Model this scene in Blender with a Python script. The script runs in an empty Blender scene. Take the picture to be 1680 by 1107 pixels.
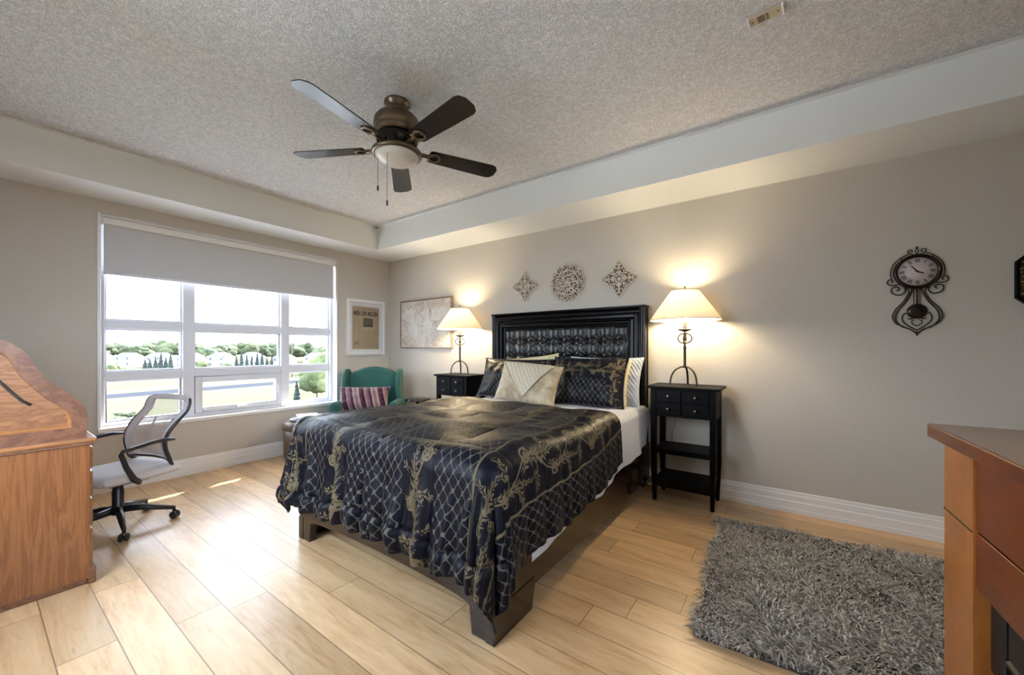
import bpy, bmesh, math, random
import numpy as np
from mathutils import Vector, Matrix

PI = math.pi
SC = bpy.context.scene
COL = SC.collection
rnd = random.Random(7)

# ---------------------------------------------------------------- camera, sky, sun, exposure
cam_data = bpy.data.cameras.new('camera')
cam = bpy.data.objects.new('camera', cam_data); COL.objects.link(cam)
CAM = Vector((4.66, -3.51, 1.2)); YAW = math.radians(35.32)
cam.location = CAM; cam.rotation_euler = (PI / 2, 0, YAW)
cam_data.sensor_width = 36; cam_data.lens = 36 * 635 / 1680
cam_data.shift_y = 18.5 / 1680; cam_data.clip_start = 0.02; cam_data.clip_end = 3000
SC.camera = cam

SC.view_settings.view_transform = 'Standard'; SC.view_settings.look = 'None'
SC.view_settings.gamma = 1; SC.view_settings.use_curve_mapping = False
SC.view_settings.exposure = 0.54
SC.cycles.max_bounces = 14; SC.cycles.diffuse_bounces = 8; SC.cycles.transparent_max_bounces = 16
SC.cycles.sample_clamp_indirect = 6.0
SC.cycles.caustics_reflective = False; SC.cycles.caustics_refractive = False
SC.cycles.use_denoising = True

world = bpy.data.worlds.new('sky'); SC.world = world; world.use_nodes = True
wbg = world.node_tree.nodes['Background']
wbg.inputs[0].default_value = (0.72, 0.84, 1.0, 1); wbg.inputs[1].default_value = 11.5

sun_d = bpy.data.lights.new('sun', 'SUN'); sun = bpy.data.objects.new('sun', sun_d); COL.objects.link(sun)
sun_d.energy = 22.0; sun_d.angle = math.radians(0.5); sun_d.color = (1, 0.93, 0.82)
SUN_DIR = Vector((0.50, -0.72, -0.52)).normalized()
sun.rotation_euler = SUN_DIR.to_track_quat('-Z', 'Y').to_euler()
sun.location = (-10, 20, 15)

# ---------------------------------------------------------------- object helpers
def link(o):
    COL.objects.link(o); return o

def thing(name, label, cat, loc=(0, 0, 0), rotz=0, group=None):
    o = link(bpy.data.objects.new(name, None)); o.empty_display_size = 0.1
    o.location = loc; o.rotation_euler = (0, 0, rotz)
    o['label'] = label; o['category'] = cat
    if group: o['group'] = group
    return o

def tag(o, label, cat, group=None, kind=None):
    o['label'] = label; o['category'] = cat
    if group: o['group'] = group
    if kind: o['kind'] = kind
    return o

def dup(root, loc, rotz=None, label=None, group=None, scale=None):
    r = link(root.copy()); r.location = loc
    if rotz is not None: r.rotation_euler = (0, 0, rotz)
    if label: r['label'] = label
    if group: r['group'] = group
    if scale: r.scale = scale
    for ch in list(root.children):
        c = link(ch.copy()); c.parent = r
        for g in list(ch.children):
            d = link(g.copy()); d.parent = c
    return r

class MB:
    """collects vertices and faces of one mesh"""
    def __init__(s): s.v = []; s.f = []; s.sm = []; s.mi = []
    def add(s, vs, fs, smooth=False, mi=0):
        b = len(s.v); s.v += [tuple(p) for p in vs]
        for f in fs: s.f.append(tuple(i + b for i in f)); s.sm.append(smooth); s.mi.append(mi)
        return s
    def box(s, x0, x1, y0, y1, z0, z1, mi=0):
        if x0 > x1: x0, x1 = x1, x0
        if y0 > y1: y0, y1 = y1, y0
        if z0 > z1: z0, z1 = z1, z0
        vs = [(x0,y0,z0),(x1,y0,z0),(x1,y1,z0),(x0,y1,z0),(x0,y0,z1),(x1,y0,z1),(x1,y1,z1),(x0,y1,z1)]
        return s.add(vs, [(0,3,2,1),(4,5,6,7),(0,1,5,4),(1,2,6,5),(2,3,7,6),(3,0,4,7)], mi=mi)
    def frustum(s, a, b, mi=0):
        """a, b: (x0,x1,y0,y1,z) lower and upper rectangles"""
        def q(r): x0,x1,y0,y1,z = r; return [(x0,y0,z),(x1,y0,z),(x1,y1,z),(x0,y1,z)]
        return s.add(q(a)+q(b), [(0,3,2,1),(4,5,6,7),(0,1,5,4),(1,2,6,5),(2,3,7,6),(3,0,4,7)], mi=mi)
    def tube(s, pts, r, seg=8, closed=False, cap=True, flat=1.0, mi=0):
        P = [Vector(p) for p in pts]; n = len(P)
        rr = r if hasattr(r, '__len__') else [r] * n
        T = []
        for i in range(n):
            a = P[i-1] if (i > 0 or closed) else P[i]
            b = P[(i+1) % n] if (i < n-1 or closed) else P[i]
            t = b - a; T.append(t.normalized() if t.length > 1e-9 else Vector((0,0,1)))
        up = Vector((0,0,1)) if abs(T[0].z) < 0.9 else Vector((1,0,0))
        N = (up - T[0]*up.dot(T[0])).normalized(); vs = []
        for i in range(n):
            N = N - T[i]*N.dot(T[i])
            if N.length < 1e-6: N = T[i].orthogonal()
            N.normalize(); B = T[i].cross(N)
            for k in range(seg):
                a = 2*PI*k/seg
                vs.append(P[i] + N*math.cos(a)*rr[i] + B*math.sin(a)*rr[i]*flat)
        fs = []
        for i in range(n if closed else n-1):
            j = (i+1) % n
            for k in range(seg):
                l = (k+1) % seg
                fs.append((i*seg+k, i*seg+l, j*seg+l, j*seg+k))
        if cap and not closed:
            fs.append(tuple(reversed(range(seg)))); fs.append(tuple((n-1)*seg+k for k in range(seg)))
        return s.add(vs, fs, True, mi)
    def lathe(s, prof, seg=32, c=(0,0,0), axis='z', mi=0, caps=True):
        vs = []
        for r, h in prof:
            for k in range(seg):
                a = 2*PI*k/seg; x, y = r*math.cos(a), r*math.sin(a)
                p = (x, y, h) if axis == 'z' else ((x, h, y) if axis == 'y' else (h, x, y))
                vs.append((c[0]+p[0], c[1]+p[1], c[2]+p[2]))
        fs = []
        for i in range(len(prof)-1):
            for k in range(seg):
                l = (k+1) % seg
                fs.append((i*seg+k, i*seg+l, (i+1)*seg+l, (i+1)*seg+k))
        if caps:
            if prof[0][0] > 1e-5: fs.append(tuple(reversed(range(seg))))
            if prof[-1][0] > 1e-5: fs.append(tuple((len(prof)-1)*seg+k for k in range(seg)))
        return s.add(vs, fs, True, mi)
    def prism(s, poly, a, b, axis='x', mi=0, smooth=False):
        """poly of 2D points extruded from a to b along axis; 2D order is the remaining axes (yz, xz, xy)"""
        def P(p, h): return {'x': (h,p[0],p[1]), 'y': (p[0],h,p[1]), 'z': (p[0],p[1],h)}[axis]
        n = len(poly)
        vs = [P(p, a) for p in poly] + [P(p, b) for p in poly]
        fs = [tuple(range(n)), tuple(reversed(range(n, 2*n)))]
        s.add(vs, fs, False, mi)
        s.add(vs, [(i, i+n, (i+1) % n + n, (i+1) % n) for i in range(n)], smooth, mi)
        return s
    def sphere(s, c, r, seg=16, rings=10, sx=1, sy=1, sz=1, mi=0):
        prof = [(max(1e-6, r*math.sin(PI*i/rings)), -r*math.cos(PI*i/rings)) for i in range(rings+1)]
        b = len(s.v); s.lathe(prof, seg, (0,0,0), mi=mi, caps=False)
        for i in range(b, len(s.v)):
            x, y, z = s.v[i]; s.v[i] = (c[0]+x*sx, c[1]+y*sy, c[2]+z*sz)
        return s
    def xf(s, M, start=0):
        for i in range(start, len(s.v)): s.v[i] = tuple(M @ Vector(s.v[i]))
        return s
    def build(s, name, mat, parent=None, bevel=0, seg=2, sub=0, loc=None, fix=True, solid=0):
        me = bpy.data.meshes.new(name); me.from_pydata(s.v, [], s.f)
        me.polygons.foreach_set('use_smooth', s.sm)
        mats = mat if isinstance(mat, (list, tuple)) else [mat]
        for m in mats: me.materials.append(m)
        me.polygons.foreach_set('material_index', s.mi)
        if fix:
            bm = bmesh.new(); bm.from_mesh(me)
            bmesh.ops.remove_doubles(bm, verts=bm.verts, dist=1e-6)
            bmesh.ops.recalc_face_normals(bm, faces=bm.faces)
            bm.to_mesh(me); bm.free()
        o = link(bpy.data.objects.new(name, me))
        if loc is not None:
            me.transform(Matrix.Translation(-Vector(loc))); o.location = loc
        if parent: o.parent = parent
        if solid:
            m = o.modifiers.new('solid', 'SOLIDIFY'); m.thickness = solid; m.offset = -1
        if bevel:
            m = o.modifiers.new('bevel', 'BEVEL'); m.width = bevel; m.segments = seg
            m.limit_method = 'ANGLE'; m.angle_limit = math.radians(40); m.harden_normals = False
            for p in me.polygons: p.use_smooth = True
            w = o.modifiers.new('wn', 'WEIGHTED_NORMAL'); w.keep_sharp = False
        if sub:
            m = o.modifiers.new('sub', 'SUBSURF'); m.levels = sub; m.render_levels = sub
        return o

def grid_obj(name, P, mat, parent=None, attrs=None, uv=None, loc=None, solid=0, closed=False):
    """P: (n,m,3) numpy grid -> smooth mesh"""
    n, m = P.shape[:2]
    me = bpy.data.meshes.new(name)
    idx = np.arange(n*m).reshape(n, m)
    F = np.stack([idx[:-1,:-1], idx[1:,:-1], idx[1:,1:], idx[:-1,1:]], -1).reshape(-1, 4)
    V = P.reshape(-1, 3).copy()
    if loc is not None: V -= np.array(loc)
    me.vertices.add(len(V)); me.vertices.foreach_set('co', V.ravel().astype(np.float32))
    me.loops.add(F.size); me.loops.foreach_set('vertex_index', F.ravel().astype(np.int32))
    me.polygons.add(len(F)); me.polygons.foreach_set('loop_start', np.arange(0, F.size, 4, dtype=np.int32))
    me.polygons.foreach_set('loop_total', np.full(len(F), 4, dtype=np.int32))
    me.polygons.foreach_set('use_smooth', np.ones(len(F), dtype=bool))
    if uv is not None:
        l = me.uv_layers.new(name='UVMap'); l.data.foreach_set('uv', uv.reshape(-1, 2)[F.ravel()].astype(np.float32).ravel())
    for k, a in (attrs or {}).items():
        at = me.attributes.new(k, 'FLOAT', 'POINT'); at.data.foreach_set('value', a.ravel().astype(np.float32))
    me.update(); me.validate()
    me.materials.append(mat)
    o = link(bpy.data.objects.new(name, me))
    if loc is not None: o.location = loc
    if parent: o.parent = parent
    if solid:
        mo = o.modifiers.new('solid', 'SOLIDIFY'); mo.thickness = solid; mo.offset = -1
    return o

def struct(o):
    o['kind'] = 'structure'; return o

# ---------------------------------------------------------------- materials
class NT:
    def __init__(s, name):
        s.m = bpy.data.materials.new(name); s.m.use_nodes = True
        s.t = s.m.node_tree; s.b = s.t.nodes['Principled BSDF']; s.out = s.t.nodes['Material Output']
    def n(s, typ, **kw):
        o = s.t.nodes.new(typ)
        for k, v in kw.items():
            if k in o.bl_rna.properties.keys() and k not in ('inputs',): setattr(o, k, v)
        return o
    def l(s, a, b): s.t.links.new(a, b)
    def val(s, sock, v):
        if hasattr(v, 'is_linked') or isinstance(v, bpy.types.NodeSocket): s.l(v, sock)
        else: sock.default_value = v
    def math(s, op, a, b=None, c=None, clamp=False):
        o = s.n('ShaderNodeMath'); o.operation = op; o.use_clamp = clamp
        s.val(o.inputs[0], a)
        if b is not None: s.val(o.inputs[1], b)
        if c is not None: s.val(o.inputs[2], c)
        return o.outputs[0]
    def mix(s, f, a, b, blend='MIX'):
        o = s.n('ShaderNodeMix'); o.data_type = 'RGBA'; o.blend_type = blend
        s.val(o.inputs[0], f)
        for k, v in ((6, a), (7, b)):
            if isinstance(v, tuple) and len(v) == 3: v = v + (1,)
            s.val(o.inputs[k], v)
        return o.outputs[2]
    def ramp(s, f, stops):
        o = s.n('ShaderNodeValToRGB'); s.l(f, o.inputs[0]); e = o.color_ramp.elements
        while len(e) < len(stops): e.new(0.5)
        for i, (p, c) in enumerate(stops):
            e[i].position = p; e[i].color = tuple(c) + (1,) if len(c) == 3 else c
        return o.outputs[0]
    def coord(s, scale=(1,1,1), kind='Object', rot=(0,0,0), loc=(0,0,0)):
        c = s.n('ShaderNodeTexCoord'); m = s.n('ShaderNodeMapping')
        s.l(c.outputs[kind], m.inputs[0]); m.inputs['Scale'].default_value = scale
        m.inputs['Rotation'].default_value = rot; m.inputs['Location'].default_value = loc
        return m.outputs[0]
    def noise(s, vec, scale=5, detail=3, rough=0.55, dist=0):
        o = s.n('ShaderNodeTexNoise'); s.l(vec, o.inputs['Vector'])
        o.inputs['Scale'].default_value = scale; o.inputs['Detail'].default_value = detail
        o.inputs['Roughness'].default_value = rough; o.inputs['Distortion'].default_value = dist
        return o.outputs['Fac']
    def bump(s, h, strength=0.3, dist=0.01):
        o = s.n('ShaderNodeBump'); s.l(h, o.inputs['Height'])
        o.inputs['Strength'].default_value = strength; o.inputs['Distance'].default_value = dist
        s.l(o.outputs[0], s.b.inputs['Normal']); return o
    def set(s, base=None, rough=None, metal=None, spec=None, coat=None, sheen=None, ior=None, coatr=None):
        def g(k, v):
            if v is None: return
            if isinstance(v, tuple) and len(v) == 3: v = v + (1,)
            s.val(s.b.inputs[k], v)
        g('Base Color', base); g('Roughness', rough); g('Metallic', metal); g('Specular IOR Level', spec)
        g('Coat Weight', coat); g('Sheen Weight', sheen); g('IOR', ior); g('Coat Roughness', coatr)
        return s

def simple(name, c, rough=0.5, metal=0, spec=0.5, var=0.0, vscale=6, bump=0, bscale=80, coat=0, sheen=0):
    t = NT(name); t.set(c, rough, metal, spec, coat, sheen)
    if var:
        f = t.noise(t.coord(), vscale, 4)
        a = tuple(max(0, x*(1-var)) for x in c); b = tuple(min(1, x*(1+var)) for x in c)
        t.set(t.mix(f, a, b))
    if bump:
        t.bump(t.noise(t.coord(), bscale, 3), bump, 0.004)
    return t.m

def wood(name, dark, light, axis=(1, 1, 14), scale=5, rough=0.4, coat=0.0, ring=1.0, bumpy=0.1, pores=0.35):
    """grain stretched along the axis whose factor is the smallest"""
    t = NT(name); v = t.coord(axis)
    f1 = t.noise(v, scale, 5, 0.6, 0.6)
    w = t.math('FRACT', t.math('MULTIPLY', f1, 5.0 * ring))
    w = t.math('ABSOLUTE', t.math('SUBTRACT', w, 0.5))
    f2 = t.noise(v, scale * 9, 4, 0.6)
    f = t.math('ADD', t.math('MULTIPLY', w, 1.1), t.math('MULTIPLY', f2, pores), clamp=True)
    col = t.mix(f, dark, light)
    t.set(col, rough, 0, 0.5, coat, coatr=0.15)
    t.bump(f, bumpy, 0.002)
    return t.m

M = {}
def make_wall(name, c):
    t = NT(name); v = t.coord((1,1,1))
    a = t.noise(t.coord((1,1,.15)), 160, 2); b = t.noise(t.coord((.15,.15,1)), 160, 2)
    h = t.math('ADD', a, b)
    col = t.mix(t.math('MULTIPLY', h, 0.5), tuple(x*.93 for x in c), tuple(x*1.07 for x in c))
    t.set(col, 0.75, 0, 0.25); t.bump(h, 0.12, 0.002); return t.m
M['wall'] = make_wall('greige wall paint', (0.555, 0.515, 0.455))
M['soffit'] = simple('smooth white paint', (0.79, 0.81, 0.81), 0.7, spec=.25)
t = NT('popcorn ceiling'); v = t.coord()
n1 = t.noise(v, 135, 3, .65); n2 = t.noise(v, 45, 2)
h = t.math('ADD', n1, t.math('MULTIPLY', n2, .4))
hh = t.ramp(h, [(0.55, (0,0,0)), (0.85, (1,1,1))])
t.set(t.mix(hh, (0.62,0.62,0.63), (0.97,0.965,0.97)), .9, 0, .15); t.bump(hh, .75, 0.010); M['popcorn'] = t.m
M['white'] = simple('white satin paint', (0.82, 0.81, 0.80), 0.35)
M['vinyl'] = simple('white vinyl', (0.74, 0.75, 0.80), 0.35)
t = NT('grey roller fabric'); t.set((0.60,0.60,0.61), .9, 0, .2); tl = t.n('ShaderNodeBsdfTranslucent'); tl.inputs[0].default_value = (.5,.53,.6,1)
mx = t.n('ShaderNodeMixShader'); mx.inputs[0].default_value = .035; t.l(t.b.outputs[0], mx.inputs[1]); t.l(tl.outputs[0], mx.inputs[2]); t.l(mx.outputs[0], t.out.inputs[0]); M['blind'] = t.m

# floor planks run along x
t = NT('maple laminate planks')
c = t.n('ShaderNodeTexCoord'); sp = t.n('ShaderNodeSeparateXYZ'); t.l(c.outputs['Object'], sp.inputs[0])
W_, L_ = 0.167, 1.25
row = t.math('DIVIDE', t.math('ADD', sp.outputs[1], 2.98 + 20*W_), W_)
ri = t.math('FLOOR', row); rf = t.math('FRACT', row)
wn = t.n('ShaderNodeTexWhiteNoise'); wn.noise_dimensions = '1D'; t.l(ri, wn.inputs['W'])
xo = t.math('DIVIDE', t.math('ADD', sp.outputs[0], t.math('MULTIPLY', wn.outputs['Value'], L_ * 3)), L_)
ci = t.math('FLOOR', xo); cf = t.math('FRACT', xo)
cb = t.n('ShaderNodeCombineXYZ'); t.l(ri, cb.inputs[0]); t.l(ci, cb.inputs[1])
wn2 = t.n('ShaderNodeTexWhiteNoise'); wn2.noise_dimensions = '2D'; t.l(cb.outputs[0], wn2.inputs['Vector'])
pid = wn2.outputs['Value']
ex = t.math('MINIMUM', t.math('MULTIPLY', cf, L_), t.math('MULTIPLY', t.math('SUBTRACT', 1.0, cf), L_))
ey = t.math('MINIMUM', t.math('MULTIPLY', rf, W_), t.math('MULTIPLY', t.math('SUBTRACT', 1.0, rf), W_))
ed = t.math('MINIMUM', ex, ey)
seam = t.math('LESS_THAN', ed, 0.0021)
gv = t.n('ShaderNodeVectorMath'); gv.operation = 'MULTIPLY_ADD'
t.l(c.outputs['Object'], gv.inputs[0]); gv.inputs[1].default_value = (1.1, 9, 1)
sh = t.n('ShaderNodeCombineXYZ'); t.l(t.math('MULTIPLY', pid, 37.0), sh.inputs[0]); t.l(t.math('MULTIPLY', pid, 11.0), sh.inputs[1])
t.l(sh.outputs[0], gv.inputs[2])
g1 = t.noise(gv.outputs[0], 1.6, 5, .62, 1.0); g2 = t.noise(gv.outputs[0], 9, 4, .6)
g = t.math('ADD', t.math('MULTIPLY', g1, .7), t.math('MULTIPLY', g2, .3))
col = t.ramp(g, [(0.30, (0.40,0.225,0.10)), (0.44, (0.60,0.385,0.20)), (0.56, (0.68,0.465,0.26)), (0.74, (0.76,0.56,0.345))])
kn = t.noise(gv.outputs[0], 2.3, 2, .5, .4)
kf = t.ramp(kn, [(0.70, (0,0,0)), (0.80, (1,1,1))])
col = t.mix(t.math('MULTIPLY', kf, .65), col, (0.20,0.095,0.04))
tone = t.math('ADD', t.math('MULTIPLY', pid, .30), .83)
hs = t.n('ShaderNodeHueSaturation'); t.l(col, hs.inputs['Color']); t.l(tone, hs.inputs['Value'])
col = t.mix(t.math('MULTIPLY', seam, .72), hs.outputs[0], (0.10,0.055,0.03))
t.set(col, t.math('ADD', t.math('MULTIPLY', g2, .10), .29), 0, .60)
hgt = t.math('SUBTRACT', t.math('MULTIPLY', g2, .15), seam); t.bump(hgt, .12, .001)
M['floor'] = t.m

# window glass that lets light straight through, with a faint mirror
t = NT('window glass'); t.t.nodes.remove(t.b)
tr = t.n('ShaderNodeBsdfTransparent'); gl = t.n('ShaderNodeBsdfGlossy'); gl.inputs['Roughness'].default_value = 0.02
lw = t.n('ShaderNodeLayerWeight'); fr_ = t.math('ADD', t.math('MULTIPLY', t.math('POWER', lw.outputs['Facing'], 4.0), .35), .03); mx = t.n('ShaderNodeMixShader')
t.l(fr_, mx.inputs[0]); t.l(tr.outputs[0], mx.inputs[1]); t.l(gl.outputs[0], mx.inputs[2]); t.l(mx.outputs[0], t.out.inputs[0])
M['glass'] = t.m

M['black_wood'] = simple('espresso black lacquer', (0.0030, 0.0027, 0.0028), 0.42, spec=.07, var=.3)
M['lacquer'] = simple('black satin lacquer', (0.0035, 0.003, 0.0034), 0.30, spec=.22, var=.3)
M['bed_wood'] = simple('espresso brown bed lacquer', (0.012, 0.007, 0.0055), 0.18, spec=.5, var=.4, coat=.2)
M['black_leather'] = simple('black tufted leather', (0.009, 0.0095, 0.012), 0.33, spec=.45, bump=.12, bscale=160)
M['iron'] = simple('dark bronze iron', (0.035, 0.026, 0.020), 0.4, metal=.6, var=.4, vscale=40)
M['bronze'] = simple('antique bronze', (0.17, 0.125, 0.085), 0.32, metal=.9, var=.35, vscale=25)
M['dark_bronze'] = simple('dark oil rubbed bronze', (0.03, 0.023, 0.019), 0.25, metal=.7, var=.6, vscale=30)
M['blade'] = wood('black stained fan blade', (0.002,0.002,0.004), (0.006,0.006,0.010), (.6, 8, 8), 6, .25, 0)
M['frosted'] = simple('frosted glass bowl', (0.66, 0.64, 0.58), 0.3)
M['oak'] = wood('golden red oak', (0.14,0.046,0.012), (0.31,0.120,0.038), (9, 9, .55), 2.4, .38, .15, 1.2, .12, .45)
M['oak_flat'] = wood('golden oak panel', (0.16,0.060,0.021), (0.40,0.180,0.072), (9, 1.2, 9), 3.0, .38, .15, 1.0, .1, .4)
M['oak_trim'] = wood('golden oak moulding', (0.22,0.080,0.024), (0.44,0.20,0.072), (9, .7, 9), 3.5, .35, .2, 1.2, .1, .4)
M['oak_edge'] = wood('darker oak frame', (0.10,0.037,0.018), (0.25,0.11,0.055), (9, 2, 2.5), 3.2, .4, .15, 1.3, .12, .45)
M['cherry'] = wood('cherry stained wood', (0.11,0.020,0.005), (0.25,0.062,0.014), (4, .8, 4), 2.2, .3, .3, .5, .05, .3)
M['cherry_light'] = wood('brighter cherry wood', (0.26,0.075,0.012), (0.50,0.19,0.045), (3, 3, 1.2), 2.0, .3, .2, .35, .05, .3)  # brighter, more orange cherry, used on the pilasters
M['cherry_glare_top'] = wood('cherry top with painted glare', (0.13,0.075,0.045), (0.22,0.14,0.09), (3, .8, 3), 2.0, .28, .2, .35, .05, .3)
M['black_plastic'] = simple('black plastic', (0.013, 0.014, 0.020), 0.35)
M['chair_fabric'] = simple('pale grey chair fabric', (0.60, 0.57, 0.58), 0.9, bump=.2, bscale=300)
M['cord'] = simple('cord plastic', (0.25, 0.23, 0.20), 0.5)
M['black_insert'] = simple('matte black metal', (0.012, 0.012, 0.013), 0.45)
M['cream_paint'] = simple('distressed cream carving', (0.66, 0.59, 0.50), 0.8, var=.3, vscale=30)
M['plaque_dark'] = simple('dark brown backing', (0.20, 0.15, 0.12), .9, var=.3)
M['leather'] = simple('worn brown leather', (0.115, 0.075, 0.055), 0.42, var=.35, vscale=9, bump=.2, bscale=120)
M['velvet'] = simple('teal green velvet', (0.006, 0.078, 0.064), 0.7, var=.4, vscale=7, sheen=.12)
M['candle'] = simple('ivory candle sleeve', (0.75, 0.70, 0.58), 0.5)
M['sheet'] = simple('white cotton sheet', (0.52, 0.535, 0.58), 0.85, sheen=.1)
M['mattress'] = simple('white ticking', (0.7, 0.7, 0.72), 0.9)
M['paper'] = simple('white paper', (0.75,0.75,0.76), .6)
M['navy_paper'] = simple('navy glossy cover', (0.02,0.03,0.07), .3)
M['grey_paper'] = simple('grey cover', (0.22,0.23,0.26), .4)
M['plate'] = simple('aged ivory plastic', (0.52,0.44,0.31), .5)
M['plate_dark'] = simple('brown recess', (0.17,0.13,0.08), .6)
M['ink'] = simple('printing ink', (0.03,0.025,0.02), .8)
M['ink_soft'] = simple('faded printing ink', (0.23,0.18,0.12), .8)
M['nickel'] = simple('brushed pewter knob', (0.22,0.21,0.20), .3, metal=1)

# ---------------------------------------------------------------- room shell
RX, FY = 6.4, -3.95           # right wall, wall behind the camera
SZ, CZ = 2.443, 2.72          # underside of soffit, tray ceiling
WY0, WY1, WZ0, WZ1 = -2.86, -0.79, 0.53, 2.31   # window opening
struct(MB().box(-.3, RX+.2, FY-.2, .2, -.2, 0).build('floor', M['floor']))
w = MB(); w.box(-.25, 0, FY-.2, WY0, 0, CZ+.2); w.box(-.25, 0, WY1, .2, 0, CZ+.2)
w.box(-.25, 0, WY0, WY1, 0, WZ0); w.box(-.25, 0, WY0, WY1, WZ1, CZ+.2)
struct(w.build('wall_left', M['wall']))
struct(MB().box(0, RX+.2, 0, .2, 0, CZ+.2).build('wall_back', M['wall']))
V0, V1, VZ0, VZ1 = 1.95, 3.35, .62, 2.36        # added window behind the camera, unseen, brightens the room
w = MB(); w.box(0, V0, FY-.2, FY, 0, CZ+.2); w.box(V1, RX+.2, FY-.2, FY, 0, CZ+.2)
w.box(V0, V1, FY-.2, FY, 0, VZ0); w.box(V0, V1, FY-.2, FY, VZ1, CZ+.2)
struct(w.build('wall_front', M['wall']))
w2_ = link(bpy.data.objects.new('fill_window_2', None)); struct(w2_)
m = MB(); e_ = .05
for a_, b_ in ((V0, V0+e_), (2.62, 2.68), (V1-e_, V1)): m.box(a_, b_, FY-.14, FY-.07, VZ0, VZ1)
for a_, b_ in ((VZ0, VZ0+e_), (VZ1-e_, VZ1)): m.box(V0+e_, V1-e_, FY-.135, FY-.075, a_, b_)
m.build('window_frame', M['vinyl'], w2_)
for a_, b_ in ((V0+e_, 2.62), (2.68, V1-e_)): MB().box(a_, b_, FY-.108, FY-.102, VZ0+e_, VZ1-e_).build('pane', M['glass'], w2_)
w = MB(); w.box(RX, RX+.2, -1.95, 0, 0, CZ+.2); w.box(5.62, 5.82, FY, -3.80, 0, CZ+.2); w.box(5.62, 5.82, -2.1, -1.95, 0, CZ+.2)
w.box(5.62, 5.82, -3.80, -2.1, 0, 1.08); w.box(5.62, 5.82, -3.80, -2.1, 2.38, CZ+.2); w.box(5.82, RX+.2, -2.1, -1.95, 0, CZ+.2)
w3_ = link(bpy.data.objects.new('fill_window_3', None)); struct(w3_)      # added window over the mantel, unseen, lets in fill light
m = MB()
for a_, b_ in ((-3.80,-3.75), (-2.98,-2.92), (-2.15,-2.1)): m.box(5.68, 5.75, a_, b_, 1.08, 2.38)
for a_, b_ in ((1.08,1.13), (2.33,2.38)): m.box(5.685, 5.745, -3.75, -2.15, a_, b_)
m.build('window_frame', M['vinyl'], w3_)
for a_, b_ in ((-3.75,-2.98), (-2.92,-2.15)): MB().box(5.710, 5.716, a_, b_, 1.13, 2.33).build('pane', M['glass'], w3_)
struct(w.build('wall_right', M['wall']))
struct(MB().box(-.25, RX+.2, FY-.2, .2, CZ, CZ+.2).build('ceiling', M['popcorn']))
TX0, TX1, TY0, TY1 = .455, 5.95, -3.62, -.515    # tray opening
s = MB(); s.box(0, RX, TY1, 0, SZ, CZ-.001); s.box(0, TX0, FY, TY1, SZ, CZ-.001)
s.box(TX1, RX, FY, TY1, SZ, CZ-.001); s.box(TX0, TX1, FY, TY0, SZ, CZ-.001)
struct(s.build('trim_1', M['soffit']))
s = MB(); b_ = .045
s.box(TX0, TX1, TY1-b_, TY1, CZ-.002, CZ-.0005); s.box(TX0, TX0+b_, TY0, TY1, CZ-.002, CZ-.0005)
struct(s.build('trim_2', M['soffit']))
def baseboard(name, a, b, axis, wall, sgn):
    prof = [(0,0),(.022,0),(.022,.030),(.018,.034),(.018,.082),(.013,.088),(.013,.125),(.008,.133),(.008,.150),(.004,.155),(0,.155)]
    m = MB(); m.prism([(wall + sgn*p, z) for p, z in prof], a, b, axis)
    return struct(m.build(name, M['white']))
baseboard('baseboard_back', 0, RX, 'x', 0, -1)
baseboard('baseboard_left', FY, 0, 'y', 0, 1)
baseboard('baseboard_front', 0, 5.6, 'x', FY, 1)

# ---------------------------------------------------------------- window with panes, casing and sill
win = link(bpy.data.objects.new('window_1', None)); struct(win); win.location = (0, -1.825, WZ0)
def wl(m): return m.xf(Matrix.Translation((0, 1.825, -WZ0)))
XO, XI = -.17, -.085
ys = [(WY0, -2.825), (-2.30, -2.21), (-1.41, -1.32), (-.825, WY1)]
zs = [(WZ0, .565), (.925, 1.0), (1.375, 1.45), (2.26, WZ1)]
m = MB()
for a, b in ys: m.box(XO, XI, a, b, WZ0, WZ1)
for k, (a, b) in enumerate(zs):
    for i in range(3): m.box(XO, XI-.012, ys[i][1], ys[i+1][0], a, b)
# raised glazing beads
for i in range(3):
    for j in range(3):
        y0, y1, z0, z1 = ys[i][1], ys[i+1][0], zs[j][1], zs[j+1][0]; e = .014
        for q in ((y0, y0+e, z0, z1), (y1-e, y1, z0, z1), (y0+e, y1-e, z0, z0+e), (y0+e, y1-e, z1-e, z1)):
            m.box(XO+.01, XI-.03, *q)
wf = wl(m).build('window_frame', M['vinyl'], win, bevel=.004)
for i in range(3):
    for j in range(3):
        y0, y1, z0, z1 = ys[i][1], ys[i+1][0], zs[j][1], zs[j+1][0]
        if (i, j) == (1, 0): continue
        wl(MB().box(-.136, -.130, y0+.01, y1-.01, z0+.01, z1-.01)).build('pane', M['glass'], win)
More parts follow.
